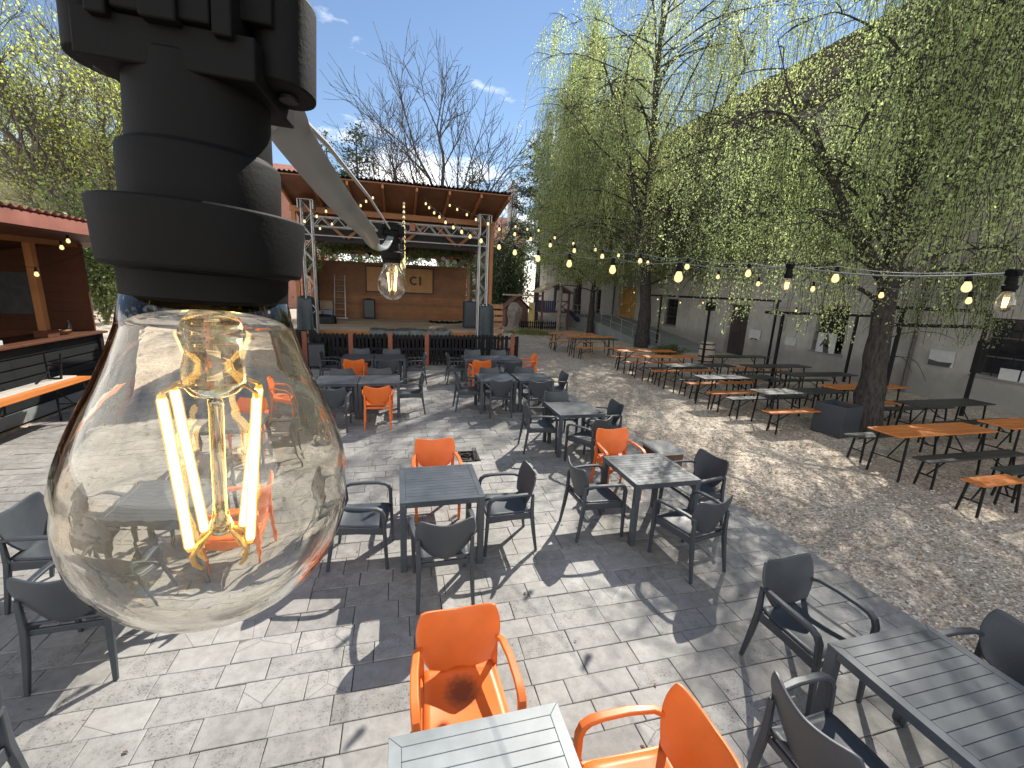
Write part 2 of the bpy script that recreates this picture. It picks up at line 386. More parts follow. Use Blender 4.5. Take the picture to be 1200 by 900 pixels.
# ------------------------------------------------------------------ camera
F, PITCH, ROLL, YAW, H = 505.5, .2210, .0448, .262, 2.744
def yard(p):
    c, s = math.cos(YAW), math.sin(YAW); return Vector((c * p[0] + s * p[1], -s * p[0] + c * p[1], p[2]))
cp, sp, cr, sr = math.cos(PITCH), math.sin(PITCH), math.cos(ROLL), math.sin(ROLL)
fwd, right0, down0 = Vector((0, cp, -sp)), Vector((1, 0, 0)), Vector((0, -sp, -cp))
rt = yard(right0 * cr - down0 * sr); dn = yard(right0 * sr + down0 * cr); fw = yard(fwd)
cam = bpy.data.cameras.new('camera'); cam.sensor_width = 36; cam.sensor_fit = 'HORIZONTAL'; cam.lens = F / 1200 * 36
cam.clip_start = .004; cam.clip_end = 2000
co = bpy.data.objects.new('camera', cam); COL.objects.link(co)
m = Matrix.Identity(4)
for i in range(3): m[i][0] = rt[i]; m[i][1] = -dn[i]; m[i][2] = -fw[i]
m.translation = Vector((0, 0, H)); co.matrix_world = m; scene.camera = co

# ------------------------------------------------------------------ sky and sun
EL, AZ = R(44), R(48)          # sun height; angle from +x towards +y
S = Vector((math.cos(EL) * math.cos(AZ), math.cos(EL) * math.sin(AZ), math.sin(EL)))
sun = bpy.data.lights.new('sun', 'SUN'); sun.energy = 3.15; sun.angle = R(.53); sun.color = (1, .945, .85)
so = bpy.data.objects.new('sun', sun); COL.objects.link(so); so.rotation_euler = S.to_track_quat('Z', 'Y').to_euler(); so.location = (20, 20, 40)
w = bpy.data.worlds.new('World'); scene.world = w; w.use_nodes = True; nt = w.node_tree; nt.nodes.clear()
def wn(t, **k):
    x = nt.nodes.new(t)
    for a, b in k.items(): setattr(x, a, b)
    return x
sky = wn('ShaderNodeTexSky', sky_type='NISHITA', sun_disc=False, sun_elevation=EL, sun_rotation=R(90) - AZ, air_density=1.0, dust_density=.02, ozone_density=1.8)
tc = wn('ShaderNodeTexCoord'); sx = wn('ShaderNodeSeparateXYZ'); nt.links.new(tc.outputs['Generated'], sx.inputs[0])
mp = wn('ShaderNodeMapping'); mp.inputs['Scale'].default_value = (1, 1, 2.6); mp.inputs['Location'].default_value = (3.1, .6, 1.3); nt.links.new(tc.outputs['Generated'], mp.inputs[0])
cn = wn('ShaderNodeTexNoise'); cn.inputs['Scale'].default_value = 3.4; cn.inputs['Detail'].default_value = 7; cn.inputs['Roughness'].default_value = .58; nt.links.new(mp.outputs[0], cn.inputs['Vector'])
hz = wn('ShaderNodeMapRange'); nt.links.new(sx.outputs[2], hz.inputs[0])
for i, val in ((1, .0), (2, .55), (3, .16), (4, -.16)): hz.inputs[i].default_value = val
ad = wn('ShaderNodeMath', operation='ADD'); nt.links.new(cn.outputs['Fac'], ad.inputs[0]); nt.links.new(hz.outputs[0], ad.inputs[1])
bk = wn('ShaderNodeVectorMath', operation='DOT_PRODUCT'); nt.links.new(tc.outputs['Generated'], bk.inputs[0]); bk.inputs[1].default_value = (-.35, -.92, .15)   # unseen bright cloud added behind the camera to lift the shade
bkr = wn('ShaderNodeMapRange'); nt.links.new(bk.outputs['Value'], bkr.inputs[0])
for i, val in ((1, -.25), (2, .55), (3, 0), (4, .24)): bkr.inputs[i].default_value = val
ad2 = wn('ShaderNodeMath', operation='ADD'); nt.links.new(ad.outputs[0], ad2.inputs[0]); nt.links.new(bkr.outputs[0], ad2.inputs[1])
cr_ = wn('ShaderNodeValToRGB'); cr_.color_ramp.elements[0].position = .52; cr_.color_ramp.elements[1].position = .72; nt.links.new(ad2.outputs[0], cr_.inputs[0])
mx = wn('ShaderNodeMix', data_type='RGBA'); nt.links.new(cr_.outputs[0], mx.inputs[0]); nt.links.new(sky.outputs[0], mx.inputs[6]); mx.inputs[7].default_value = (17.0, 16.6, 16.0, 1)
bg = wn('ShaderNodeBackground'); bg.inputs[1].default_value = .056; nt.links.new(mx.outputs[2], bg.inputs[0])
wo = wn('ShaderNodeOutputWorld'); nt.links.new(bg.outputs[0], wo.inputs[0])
vs_ = scene.view_settings; vs_.view_transform = 'Standard'; vs_.look = 'None'; vs_.gamma = 1; vs_.use_curve_mapping = False; vs_.exposure = 1.38
cy = scene.cycles; cy.max_bounces = 14; cy.transmission_bounces = 12; cy.transparent_max_bounces = 12; cy.glossy_bounces = 5; cy.diffuse_bounces = 4
cy.caustics_reflective = False; cy.caustics_refractive = False; cy.use_denoising = True; cy.sample_clamp_indirect = 6
try: cy.denoiser = 'OPENIMAGEDENOISE'; cy.denoising_input_passes = 'RGB_ALBEDO_NORMAL'; cy.denoising_prefilter = 'ACCURATE'
except Exception: pass

# ------------------------------------------------------------------ ground
g = MB(); g.box(-160, 160, -60, 260, -.5, 0); tag(g.build('ground', M['gravel']), kind='structure')
PX0, PX1, PY0, PY1 = -6.25, 4.42, -2.0, 14.75
g = MB(); g.add([(PX0, PY0, .004), (PX1, PY0, .004), (PX1, PY1, .004), (PX0, PY1, .004)], [(0, 1, 2, 3)]); tag(g.build('paving_bed', M['mortar']), kind='structure')
TZ = .016
g = MB(); y = PY0; r2 = random.Random(3)
while y < PY1 - .05:
    d = r2.choice((.19, .215, .215, .26)); x = PX0 - r2.random() * .3
    while x < PX1:
        L = r2.choice((.22, .30, .36, .40, .43, .50)); x1 = min(x + L, PX1); x0 = max(x, PX0)
        if x1 > PX1 - .12: x1 = PX1
        y1 = min(y + d, PY1)
        rects = [(x0, x1, y, y1)]; q0, q1, q2, q3 = .935, 1.235, 6.335, 6.755
        if x1 > q0 and x0 < q1 and y1 > q2 and y < q3: rects = [(x0, q0, y, y1), (q1, x1, y, y1), (max(x0, q0), min(x1, q1), y, q2), (max(x0, q0), min(x1, q1), q3, y1)]
        for (X0, X1, Y0, Y1) in rects:
            if X1 - X0 < .03 or Y1 - Y0 < .03: continue
            gp = .0026; z = TZ + r2.uniform(-.0028, .0024); tx, ty = r2.uniform(-.0018, .0018), r2.uniform(-.0018, .0018)
            a, b, e, f = X0 + gp, X1 - gp, Y0 + gp, Y1 - gp; q = .004
            j = [r2.uniform(-.0022, .0026) for _ in range(8)]
            o = [(a + j[0], e + j[1]), (b + j[2], e + j[3]), (b + j[4], f + j[5]), (a + j[6], f + j[7])]
            i_ = [(o[0][0] + q, o[0][1] + q), (o[1][0] - q, o[1][1] + q), (o[2][0] - q, o[2][1] - q), (o[3][0] + q, o[3][1] - q)]
            zz = [z - tx - ty, z + tx - ty, z + tx + ty, z - tx + ty]
            vs = [(p[0], p[1], .006) for p in o] + [(p[0], p[1], zz[k] - .0025) for k, p in enumerate(o)] + [(p[0], p[1], zz[k]) for k, p in enumerate(i_)]
            fs = [(8, 9, 10, 11)]
            for k in range(4):
                n = (k + 1) % 4; fs += [(k, n, 4 + n, 4 + k), (4 + k, 4 + n, 8 + n, 8 + k)]
            g.add(vs, fs)
        x = x1
        if x >= PX1: break
    y += d
tag(g.build('paving', M['tile']), kind='structure')

# loose stones on the gravel near the camera
g = MB(); r2 = random.Random(5)
for i in range(9000):
    yy = 1.0 + 11 * r2.random() ** 1.7; xx = 4.44 + r2.random() * (3.0 + .3 * yy)
    s = r2.uniform(.007, .019); a = r2.random() * 6.28; e = r2.uniform(.6, 1.6); hgt = s * r2.uniform(.4, .8)
    c_, s_ = math.cos(a), math.sin(a)
    pts = [(s * e, 0), (.3 * s, s), (-s * e * .8, .5 * s), (-.5 * s, -s * .9), (s * .6, -s * .7)]
    vs = [(xx + c_ * p - s_ * q, yy + s_ * p + c_ * q, .0) for p, q in pts] + [(xx + c_ * p * .6 - s_ * q * .6, yy + s_ * p * .6 + c_ * q * .6, hgt) for p, q in pts]
    g.add(vs, [(5, 6, 7, 8, 9)] + [(k, (k + 1) % 5, 5 + (k + 1) % 5, 5 + k) for k in range(5)])
tag(g.build('loose_pebbles', M['pebble']), 'loose pale pebbles scattered over the gravel beside the paving', kind='stuff')
g = MB()
for i in range(1500):
    if r2.random() < .13: xx, yy, z = r2.uniform(-5, 4.4), r2.uniform(1.2, 13), TZ + .004
    else: xx, yy, z = r2.uniform(4.4, 14), r2.uniform(1.5, 20), .012
    s = r2.uniform(.010, .028); a = r2.random() * 6.28; c_, s_ = math.cos(a), math.sin(a)
    g.add([(xx + c_ * p - s_ * q, yy + s_ * p + c_ * q, z + h) for p, q, h in ((-s, 0, 0), (0, -.5 * s, .004), (s, 0, .002), (0, .5 * s, .009))], [(0, 1, 2, 3)])
tag(g.build('leaf_litter', M['litter']), 'small dry leaves fallen on the paving and gravel', kind='stuff')
g = MB(); 
for i in range(2600):
    xx, yy = r2.gauss(8.0, .75), r2.gauss(25.8, .75); hh = r2.uniform(.06, .2); a = r2.random() * 3.14; dx, dy = .02 * math.cos(a), .02 * math.sin(a)
    g.add([(xx - dx, yy - dy, 0), (xx + dx, yy + dy, 0), (xx + r2.uniform(-.06, .06), yy + r2.uniform(-.06, .06), hh)], [(0, 1, 2)])
tag(g.build('grass_patch', M['grass']), 'sunny patch of short grass by the playground', kind='stuff')

# ------------------------------------------------------------------ terrace chairs
def chair_proto(mat, stained=None):
    t = thing('armchair', 'x', 'chair')
    def seat(u, v):
        x = (u * 2 - 1); yv = -.215 + v * .47
        wd = .205 + .03 * v
        z = .450 - .020 * (1 - x * x) * math.sin(math.pi * min(1, v * 1.1)) - .035 * max(0, (v - .82) / .18) ** 2 + .02 * max(0, (.12 - v) / .12)
        return (x * wd, yv, z)
    b = MB(); b.grid(seat, 12, 12); b.build('seat', stained or mat, t, True, solid=.018)
    b = MB()
    for s in (-1, 1): b.sweep([(s * .236, .235, .408), (s * .226, 0, .412), (s * .218, -.215, .412)], .022, [.08, .066, .08], (1, 0, 0))
    b.sweep([(-.235, .238, .40), (-.17, .24, .425), (0, .241, .432), (.17, .24, .425), (.235, .238, .40)], .022, [.075, .035, .028, .035, .075], (0, 1, 0))
    b.sweep([(-.218, -.212, .41), (.218, -.212, .41)], .02, .045, (0, 1, 0))
    b.build('seat_rail', mat, t, True, bevel=.005)
    def back(u, v):
        x = u * 2 - 1; wd = .172 + .255 * v - .205 * v * v
        zb = .452 + .075 * abs(x) ** 2.2; zt = .806 + .046 * abs(x) ** 1.5 - .012 * max(0, abs(x) - .86) / .14
        return (x * wd, -.208 - .085 * v + .05 * x * x, zb + (zt - zb) * v)
    b = MB(); b.grid(back, 16, 12); b.build('backrest', mat, t, True, solid=.017, bevel=.004)
    for s in (-1, 1):
        b = MB(); b.sweep([(s * .222, -.225, .640), (s * .252, -.15, .664), (s * .268, -.02, .668), (s * .273, .12, .664), (s * .272, .19, .655), (s * .270, .228, .632), (s * .266, .247, .59), (s * .256, .252, .44)],
                          [.034, .040, .044, .046, .046, .046, .045, .042], [.03, .026, .024, .025, .028, .032, .034, .034], (1, 0, 0))
        b.build('armrest', mat, t, True, bevel=.007)
        b = MB(); b.sweep([(s * .256, .252, .442), (s * .25, .262, .2), (s * .245, .27, 0)], [.042, .036, .029], [.034, .032, .027], (1, 0, 0)); b.build('leg', mat, t, True, bevel=.006)
        b = MB(); b.sweep([(s * .226, -.222, .655), (s * .222, -.222, .43), (s * .228, -.25, .22), (s * .236, -.285, 0)], [.03, .040, .036, .028], [.026, .040, .036, .027], (1, 0, 0)); b.build('leg', mat, t, True, bevel=.006)
    return t
def stain_mat():
    t = NT('stained_orange_plastic'); v = t.coord('Object'); x = t.n('ShaderNodeVectorMath', operation='DISTANCE'); t.l(v, x.inputs[0]); x.inputs[1].default_value = (.0, -.06, .43)
    n = t.noise(v, 38, 4, .7); a = t.n('ShaderNodeMath', operation='MULTIPLY_ADD'); t.l(n, a.inputs[0]); a.inputs[1].default_value = .09; t.l(x.outputs['Value'], a.inputs[2])
    c = t.ramp(a.outputs[0], [(.095, (.20, .055, .018)), (.125, (.38, .095, .022)), (.165, (.74, .155, .022))])
    t.pbr(c, .4); return t.m
PROTO = {'dark': chair_proto(M['anthracite']), 'orange': chair_proto(M['orange'])}
used = set()
CH = [  # kind, x, y, facing degrees (0 = +x), label
 ('orange', .42, 4.93, -90, 'orange armchair behind the middle foreground table, beside the open drain pit'),
 ('dark', .36, 3.48, 90, 'charcoal armchair with its back to the camera at the middle foreground table'),
 ('dark', -.38, 4.13, -6, 'charcoal armchair half behind the big bulb, left of the middle foreground table'),
 ('dark', 1.10, 4.12, 180, 'charcoal armchair facing left, right of the middle foreground table'),
 ('orange', 2.90, 5.02, -92, 'orange armchair behind the dark table next to the gravel edge'),
 ('dark', 2.15, 4.18, 2, 'charcoal armchair facing right, left of the dark table next to the gravel edge'),
 ('dark', 2.88, 3.40, 101, 'charcoal armchair turned away, in front of the dark table next to the gravel edge'),
 ('dark', 3.46, 4.13, 186, 'charcoal armchair on the gravel side of the dark table next to the gravel edge'),
 ('dark', 2.93, 6.00, 118, 'charcoal armchair just behind the orange one, tucked askew at the third table along the gravel'),
 ('dark', 2.30, 6.72, -4, 'charcoal armchair facing right, left of the third table along the gravel'),
 ('dark', 3.47, 6.63, 180, 'charcoal armchair with sunlit arm on the gravel side of the third table along the gravel'),
 ('dark', 2.87, 7.22, -90, 'charcoal armchair behind the third table along the gravel, showing only its backrest'),
 ('dark', 2.07, 8.80, 90, 'charcoal armchair seen from behind at the left half of the nearer right-hand table pair'),
 ('dark', 2.88, 8.66, 88, 'charcoal armchair seen from behind at the right half of the nearer right-hand table pair'),
 ('dark', 1.47, 9.33, 0, 'charcoal armchair at the left end of the nearer right-hand table pair'),
 ('dark', 3.52, 9.28, 180, 'charcoal armchair at the gravel end of the nearer right-hand table pair'),
 ('dark', 2.08, 9.66, -90, 'charcoal armchair behind the left half of the nearer right-hand table pair'),
 ('dark', 2.97, 9.72, -90, 'charcoal armchair behind the right half of the nearer right-hand table pair'),
 ('orange', 2.10, 11.20, 90, 'orange armchair seen from behind at the farther right-hand table pair'),
 ('dark', 2.92, 11.07, 90, 'charcoal armchair seen from behind at the farther right-hand table pair'),
 ('dark', 1.56, 11.98, 0, 'charcoal armchair at the left end of the farther right-hand table pair'),
 ('orange', 3.62, 11.92, 180, 'orange armchair at the gravel end of the farther right-hand table pair'),
 ('dark', 2.15, 12.55, -90, 'charcoal armchair between the farther right-hand table pair and the pallet fence, left one'),
 ('dark', 2.95, 12.54, -90, 'charcoal armchair between the farther right-hand table pair and the pallet fence, right one'),
 ('dark', -1.17, 8.27, 90, 'charcoal armchair seen from behind at the nearer left-hand table pair'),
 ('orange', -.40, 8.36, 90, 'orange armchair seen from behind at the nearer left-hand table pair'),
 ('dark', .24, 9.20, 180, 'charcoal armchair at the right end of the nearer left-hand table pair'),
 ('orange', -2.05, 9.22, 0, 'orange armchair partly behind the big bulb, left end of the nearer left-hand table pair'),
 ('dark', -1.20, 9.60, -90, 'charcoal armchair behind the left half of the nearer left-hand table pair'),
 ('dark', -.41, 9.66, -90, 'charcoal armchair behind the right half of the nearer left-hand table pair'),
 ('orange', -1.07, 11.30, 90, 'orange armchair seen from behind at the farther left-hand table pair'),
 ('dark', -.25, 11.30, 90, 'charcoal armchair seen from behind at the farther left-hand table pair'),
 ('dark', -1.75, 12.10, 0, 'charcoal armchair bleached by sun at the left end of the farther left-hand table pair'),
 ('dark', .45, 12.05, 180, 'charcoal armchair at the right end of the farther left-hand table pair'),
 ('dark', -1.05, 12.66, -90, 'charcoal armchair behind the left half of the farther left-hand table pair'),
 ('dark', -.20, 12.60, -90, 'charcoal armchair behind the right half of the farther left-hand table pair'),
 ('stained', .325, 1.96, -90, 'orange armchair with dark-stained seat behind the pale table at the bottom edge'),
 ('orange', 1.08, 1.27, 180, 'orange armchair cut by the bottom edge, right of the pale table'),
 ('dark', 2.82, 2.00, -86, 'charcoal armchair behind the slatted table in the bottom right corner'),
 ('dark', 2.12, 1.22, 0, 'charcoal armchair cut by the bottom edge, left of the slatted table in the corner'),
 ('dark', 3.47, 1.30, 180, 'charcoal armchair cut by the right edge of the picture, beside the slatted corner table'),
 ('dark', -2.77, 4.08, 0, 'charcoal armchair cut by the left edge, showing its front beside the big bulb'),
 ('dark', -2.14, 3.27, 92, 'charcoal armchair with its back to the camera at lower left, partly behind the big bulb'),
 ('orange', -1.42, 4.10, 180, 'orange armchair seen only through the big bulb, right of the table there'),
 ('dark', -2.02, 4.82, -90, 'charcoal armchair seen only through the big bulb, behind the nearer table there'),
 ('orange', -2.20, 7.20, -90, 'orange armchair seen only through the big bulb, behind the farther table there'),
 ('dark', -1.55, 6.55, 180, 'charcoal armchair seen only through the big bulb, right of the farther table there'),
 ('dark', -2.10, 1.99, -90, 'charcoal armchair of which only one leg shows in the bottom left corner'),
]
PROTO['stained'] = None
for kind, x, y, deg, lab in CH:
    z = TZ; rot = R(deg - 90); grp = 'orange plastic armchairs' if kind != 'dark' else 'charcoal plastic armchairs'
    if kind == 'stained':
        c = chair_proto(M['orange'], stain_mat()); c.location = (x, y, z); c.rotation_euler = (0, 0, rot); tag(c, lab, None, grp)
    elif kind not in used:
        used.add(kind); c = PROTO[kind]; c.location = (x, y, z); c.rotation_euler = (0, 0, rot); tag(c, lab, None, grp)
    else: dup(PROTO[kind], (x, y, z), rot, lab, grp)

# ------------------------------------------------------------------ terrace tables
def table_proto(mat):
    t = thing('square_table', 'x', 'table')
    b = MB(); h = .402; iw = .055; zt, zb = .735, .715
    for k in range(4):
        a = k * math.pi / 2; Mx = Matrix.Rotation(a, 4, 'Z')
        p = [(-h + .0006, -h, zb), (h - .0006, -h, zb), (h - iw - .0006, -h + iw, zb), (-h + iw + .0006, -h + iw, zb)]
        b.poly([Mx @ Vector(q) for q in p], zt - zb, (0, 0, 1))
        b.box(-h + .062, h - .062, -h + .004, -h + .026, .675, .7145, Mx)
    n = 11; wd = (2 * (h - iw)) / n
    for i in range(n):
        y0 = -h + iw + i * wd; b.box(-h + iw + .0013, h - iw - .0013, y0 + .0012, y0 + wd - .0012, zb + .002, zt - .0006)
    b.box(-h + .05, h - .05, -h + .05, h - .05, zb - .012, zb - .004)
    b.build('tabletop', mat, t, bevel=.0018, seg=1)
    for sx in (-1, 1):
        for sy in (-1, 1):
            b = MB(); b.sweep([(sx * (h - .031), sy * (h - .031), .7145), (sx * (h - .031), sy * (h - .031), .0)], .06, .06, (1, 0, 0)); b.build('leg', mat, t, bevel=.006)
    return t
TB = [
 ('dark', .39, 4.165, 'dark slatted table in the middle foreground, four chairs around it'),
 ('dark', 2.83, 4.15, 'dark table next to the gravel edge, orange chair and wooden box behind it'),
 ('dark', 2.92, 6.68, 'third dark table along the gravel, behind the orange chair'),
 ('dark', -1.21, 9.18, 'left table of the nearer left-hand pair, dark chair in front'),
 ('dark', -.39, 9.18, 'right table of the nearer left-hand pair, orange chair in front'),
 ('dark', -1.05, 12.10, 'left table of the farther left-hand pair, orange chair in front'),
 ('dark', -.23, 12.10, 'right table of the farther left-hand pair, dark chair in front'),
 ('dark', 2.09, 9.28, 'left table of the nearer right-hand pair'),
 ('dark', 2.96, 9.28, 'right table of the nearer right-hand pair, toward the gravel'),
 ('dark', 2.14, 11.93, 'left table of the farther right-hand pair, orange chair in front'),
 ('dark', 2.95, 11.93, 'right table of the farther right-hand pair, beside the orange end chair'),
 ('pale', .333, 1.205, 'slatted table painted pale with sun glare, cut by the bottom edge between two orange chairs'),
 ('dark', 2.86, 1.215, 'dark slatted table in the bottom right corner'),
 ('dark', -2.03, 4.05, 'dark table at the left seen through the glass of the big bulb, nearer one'),
 ('dark', -2.22, 6.55, 'dark table at the left seen through the glass of the big bulb, farther one'),
]
TP = {'dark': table_proto(M['table_grey'])}; used = set()
for kind, x, y, lab in TB:
    grp = 'square terrace tables'
    if kind == 'pale': c = table_proto(M['table_glare']); c.location = (x, y, TZ); tag(c, lab, None, grp)
    elif kind not in used: used.add(kind); c = TP[kind]; c.location = (x, y, TZ); tag(c, lab, None, grp)
    else: dup(TP[kind], (x, y, TZ), 0, lab, grp)

# ------------------------------------------------------------------ beer tables and benches
def beer(kind, mat, L, W, hgt):
    t = thing(kind, 'x', 'beer table' if W > .35 else 'bench')
    b = MB(); n = 3 if W > .35 else 2; pw = W / n
    for i in range(n):
        b.box(-L / 2, L / 2, -W / 2 + i * pw + (.0015 if i else 0), -W / 2 + (i + 1) * pw - (.0015 if i < n - 1 else 0), hgt - .026, hgt)
    b.build('tabletop' if W > .35 else 'seat', mat, t, bevel=.006)
    for s in (-1, 1):
        x = s * (L / 2 - .24 * L / 2.2); b = MB(); yw = W / 2 - .04
        for sy in (-1, 1): b.beam((x, sy * yw, hgt - .027), (x + s * .04, sy * (yw + .03), 0), .026, .026, (1, 0, 0))
        b.beam((x + s * .02, -yw - .01, hgt * .42), (x + s * .02, yw + .01, hgt * .42), .02, .02, (1, 0, 0))
        b.beam((x, -yw, hgt - .04), (x, yw, hgt - .04), .026, .024, (1, 0, 0))
        b.beam((x + s * .018, 0, hgt * .43), (x - s * min(.42, L * .2), 0, hgt - .03), .016, .016, (0, 1, 0))
        b.build('leg_frame', M['black_paint'], t)
    return t
BE = {}
def place_beer(kind, col, x0, y, lab, L=2.2, z=0, rot=0):
    key = (kind, col, L)
    grp = 'beer garden tables on the gravel' if kind == 'beer_table' else 'beer garden benches on the gravel'
    loc = (x0 + L / 2, y, z)
    if key not in BE:
        t = beer(kind, M[{'or': 'orange_wood', 'bk': 'black_wood', 'gy': 'grey_wood'}[col]], L, .5 if kind == 'beer_table' else .25, .77 if kind == 'beer_table' else .47)
        t.location = loc; t.rotation_euler = (0, 0, rot); tag(t, lab, None, grp); BE[key] = t; return t
    return dup(BE[key], loc, rot, lab, grp)
T_, B_ = 'beer_table', 'beer_bench'
place_beer(B_, 'or', 7.40, 3.61, 'short sunlit orange bench end at the right edge, nearest on the gravel', L=.9)
place_beer(B_, 'bk', 8.40, 3.83, 'black bench at the right edge behind the short orange bench')
for kind, col, x0, y, lab in [
 (B_, 'bk', 7.62, 4.36, 'black bench in front of the big orange beer table at right'),
 (T_, 'or', 7.40, 4.80, 'big orange beer table at right, a patch of sun on its near end'),
 (B_, 'bk', 7.62, 5.43, 'black bench between the big orange beer table and the dark planter'),
 (B_, 'or', 7.33, 6.95, 'orange bench just left of the dark planter'),
 (T_, 'bk', 7.50, 7.43, 'black beer table with a sunlit grey end, behind the orange bench by the planter'),
 (B_, 'bk', 7.32, 8.03, 'black bench with a sunlit grey end, second from the planter'),
 (B_, 'or', 7.25, 8.58, 'orange bench, second orange one counted from the planter'),
 (T_, 'bk', 7.20, 8.98, 'black beer table with sunlit end, second from the planter'),
 (B_, 'or', 7.40, 9.62, 'orange bench, third orange one counted from the planter'),
 (B_, 'bk', 7.45, 10.14, 'black bench in front of the third black beer table from the planter'),
 (T_, 'bk', 7.33, 10.60, 'black beer table with white sunlit end, third from the planter'),
 (B_, 'or', 7.40, 11.32, 'orange bench between the third black beer table and the orange tables'),
 (B_, 'bk', 7.45, 11.76, 'black bench at the front of the middle orange beer table'),
 (T_, 'or', 7.30, 12.20, 'orange beer table in the middle of the left row, tree trunk beyond its end'),
 (B_, 'or', 7.38, 12.85, 'orange bench between the two middle orange beer tables'),
 (T_, 'or', 7.31, 13.42, 'orange beer table in front of the far birch trunk'),
 (B_, 'or', 7.48, 14.02, 'orange bench behind the orange table by the far birch trunk'),
 (B_, 'or', 6.95, 16.20, 'orange bench in front of the lone far black beer table'),
 (T_, 'bk', 6.80, 16.70, 'black beer table among the far orange ones'),
 (T_, 'or', 7.05, 17.55, 'orange beer table behind the far black table'),
 (B_, 'or', 6.55, 18.10, 'orange bench second farthest toward the playground'),
 (T_, 'or', 6.70, 18.75, 'orange beer table farthest toward the playground'),
 (B_, 'or', 6.80, 19.40, 'orange bench farthest toward the playground'),
 (T_, 'or', 10.10, 4.86, 'orange beer table cut by the right edge of the picture'),
 (B_, 'bk', 10.45, 5.80, 'black bench in front of the black beer table right of the tree trunk'),
 (T_, 'bk', 10.05, 6.22, 'black beer table right of the near tree trunk'),
 (B_, 'bk', 10.30, 6.87, 'black bench behind the black beer table right of the near trunk'),
 (B_, 'or', 9.90, 7.32, 'orange bench half hidden behind the near tree trunk'),
 (T_, 'or', 9.85, 7.76, 'orange beer table half hidden behind the near tree trunk'),
 (B_, 'bk', 10.20, 8.62, 'black bench left of the near trunk, second row by the wall'),
 (T_, 'bk', 10.15, 9.20, 'black beer table left of the near trunk, second row by the wall'),
 (B_, 'bk', 10.10, 9.78, 'black bench between two black beer tables of the second row'),
 (T_, 'bk', 9.95, 10.46, 'black beer table below the pair of slim posts'),
 (B_, 'bk', 10.05, 11.02, 'black bench behind the table below the pair of slim posts'),
 (B_, 'or', 10.55, 11.70, 'orange bench in the shade before the dark doorway'),
 (T_, 'bk', 10.20, 12.20, 'black beer table in the shade before the dark doorway'),
]: place_beer(kind, col, x0, y, lab)

# ------------------------------------------------------------------ small things on the ground
t = thing('drain_pit', 'open square drain pit with a dark metal rim and grate bars in the paving', 'drain', (1.085, 6.545, .0))
b = MB(); b.box(-.145, .145, -.2, .2, .0045, .0060); b.build('pit_floor', M['soil'], t)
b = MB()
for a0, a1, b0, b1 in ((-.155, -.13, -.215, .215), (.13, .155, -.215, .215), (-.1295, .1295, -.215, -.19), (-.1295, .1295, .19, .215)): b.box(a0, a1, b0, b1, .0062, .03)
b.build('rim', M['black_paint'], t)
b = MB()
for k in range(3): b.sweep([(.06 + k * .024, -.21, .035), (.09 + k * .024, .21, .075)], .012, .02, (1, 0, 0))
b.build('grate', M['black_paint'], t)
b = MB(); b.tube([(-.1 + .07 * math.cos(a) + .05, .07 * math.sin(a), .02 + .002 * k) for k, a in enumerate([i * .5 for i in range(14)])], .014, 8); b.build('hose', M['black_rubber'], t, True)
t = thing('stone_topped_box', 'low wooden box with pale stone slab top standing at the paving edge', 'box', (4.17, 5.82, 0))
b = MB(); b.box(-.2, .21, -.26, .27, .0, .262); b.build('case', M['play_wood'], t, bevel=.005)
b = MB(); b.box(-.225, .235, -.285, .295, .2622, .305); b.build('slab_top', M['slab'], t, bevel=.006)
t = thing('planter_box', 'dark square planter at the foot of the near tree trunk', 'planter', (8.93, 6.72, 0), R(8))
b = MB()
for a0, a1, b0, b1 in ((-.3, .3, -.3, -.272), (-.3, .3, .272, .3), (-.3, -.272, -.2715, .2715), (.272, .3, -.2715, .2715)): b.box(a0, a1, b0, b1, .03, .66)
for sx in (-1, 1):
    for sy in (-1, 1): b.box(sx * .26 - .03, sx * .26 + .03, sy * .26 - .03, sy * .26 + .03, 0, .03)
b.build('casing', M['anthracite'], t, bevel=.006)
b = MB(); b.box(-.27, .27, -.27, .27, .1, .56); b.build('soil', M['soil'], t)
t = thing('wooden_barrel', 'bleached upright barrel with dark hoops against the right-hand wall', 'barrel', (12.35, 15.15, 0))
b = MB(); prof = [(.22, 0), (.27, .12), (.305, .3), (.315, .45), (.305, .6), (.27, .78), (.24, .88), (.225, .88), (.22, .85), (0.001, .85)]
b.lathe(prof, 28); b.build('staves', M['barrel'], t, True)
b = MB()
for z, r_ in ((.1, .268), (.3, .309), (.6, .309), (.8, .268)): b.lathe([(r_ - .012, z - .025), (r_ + .004, z - .025), (r_ + .004, z + .025), (r_ - .012, z + .025)], 28)
b.build('hoop', M['black_paint'], t, True)

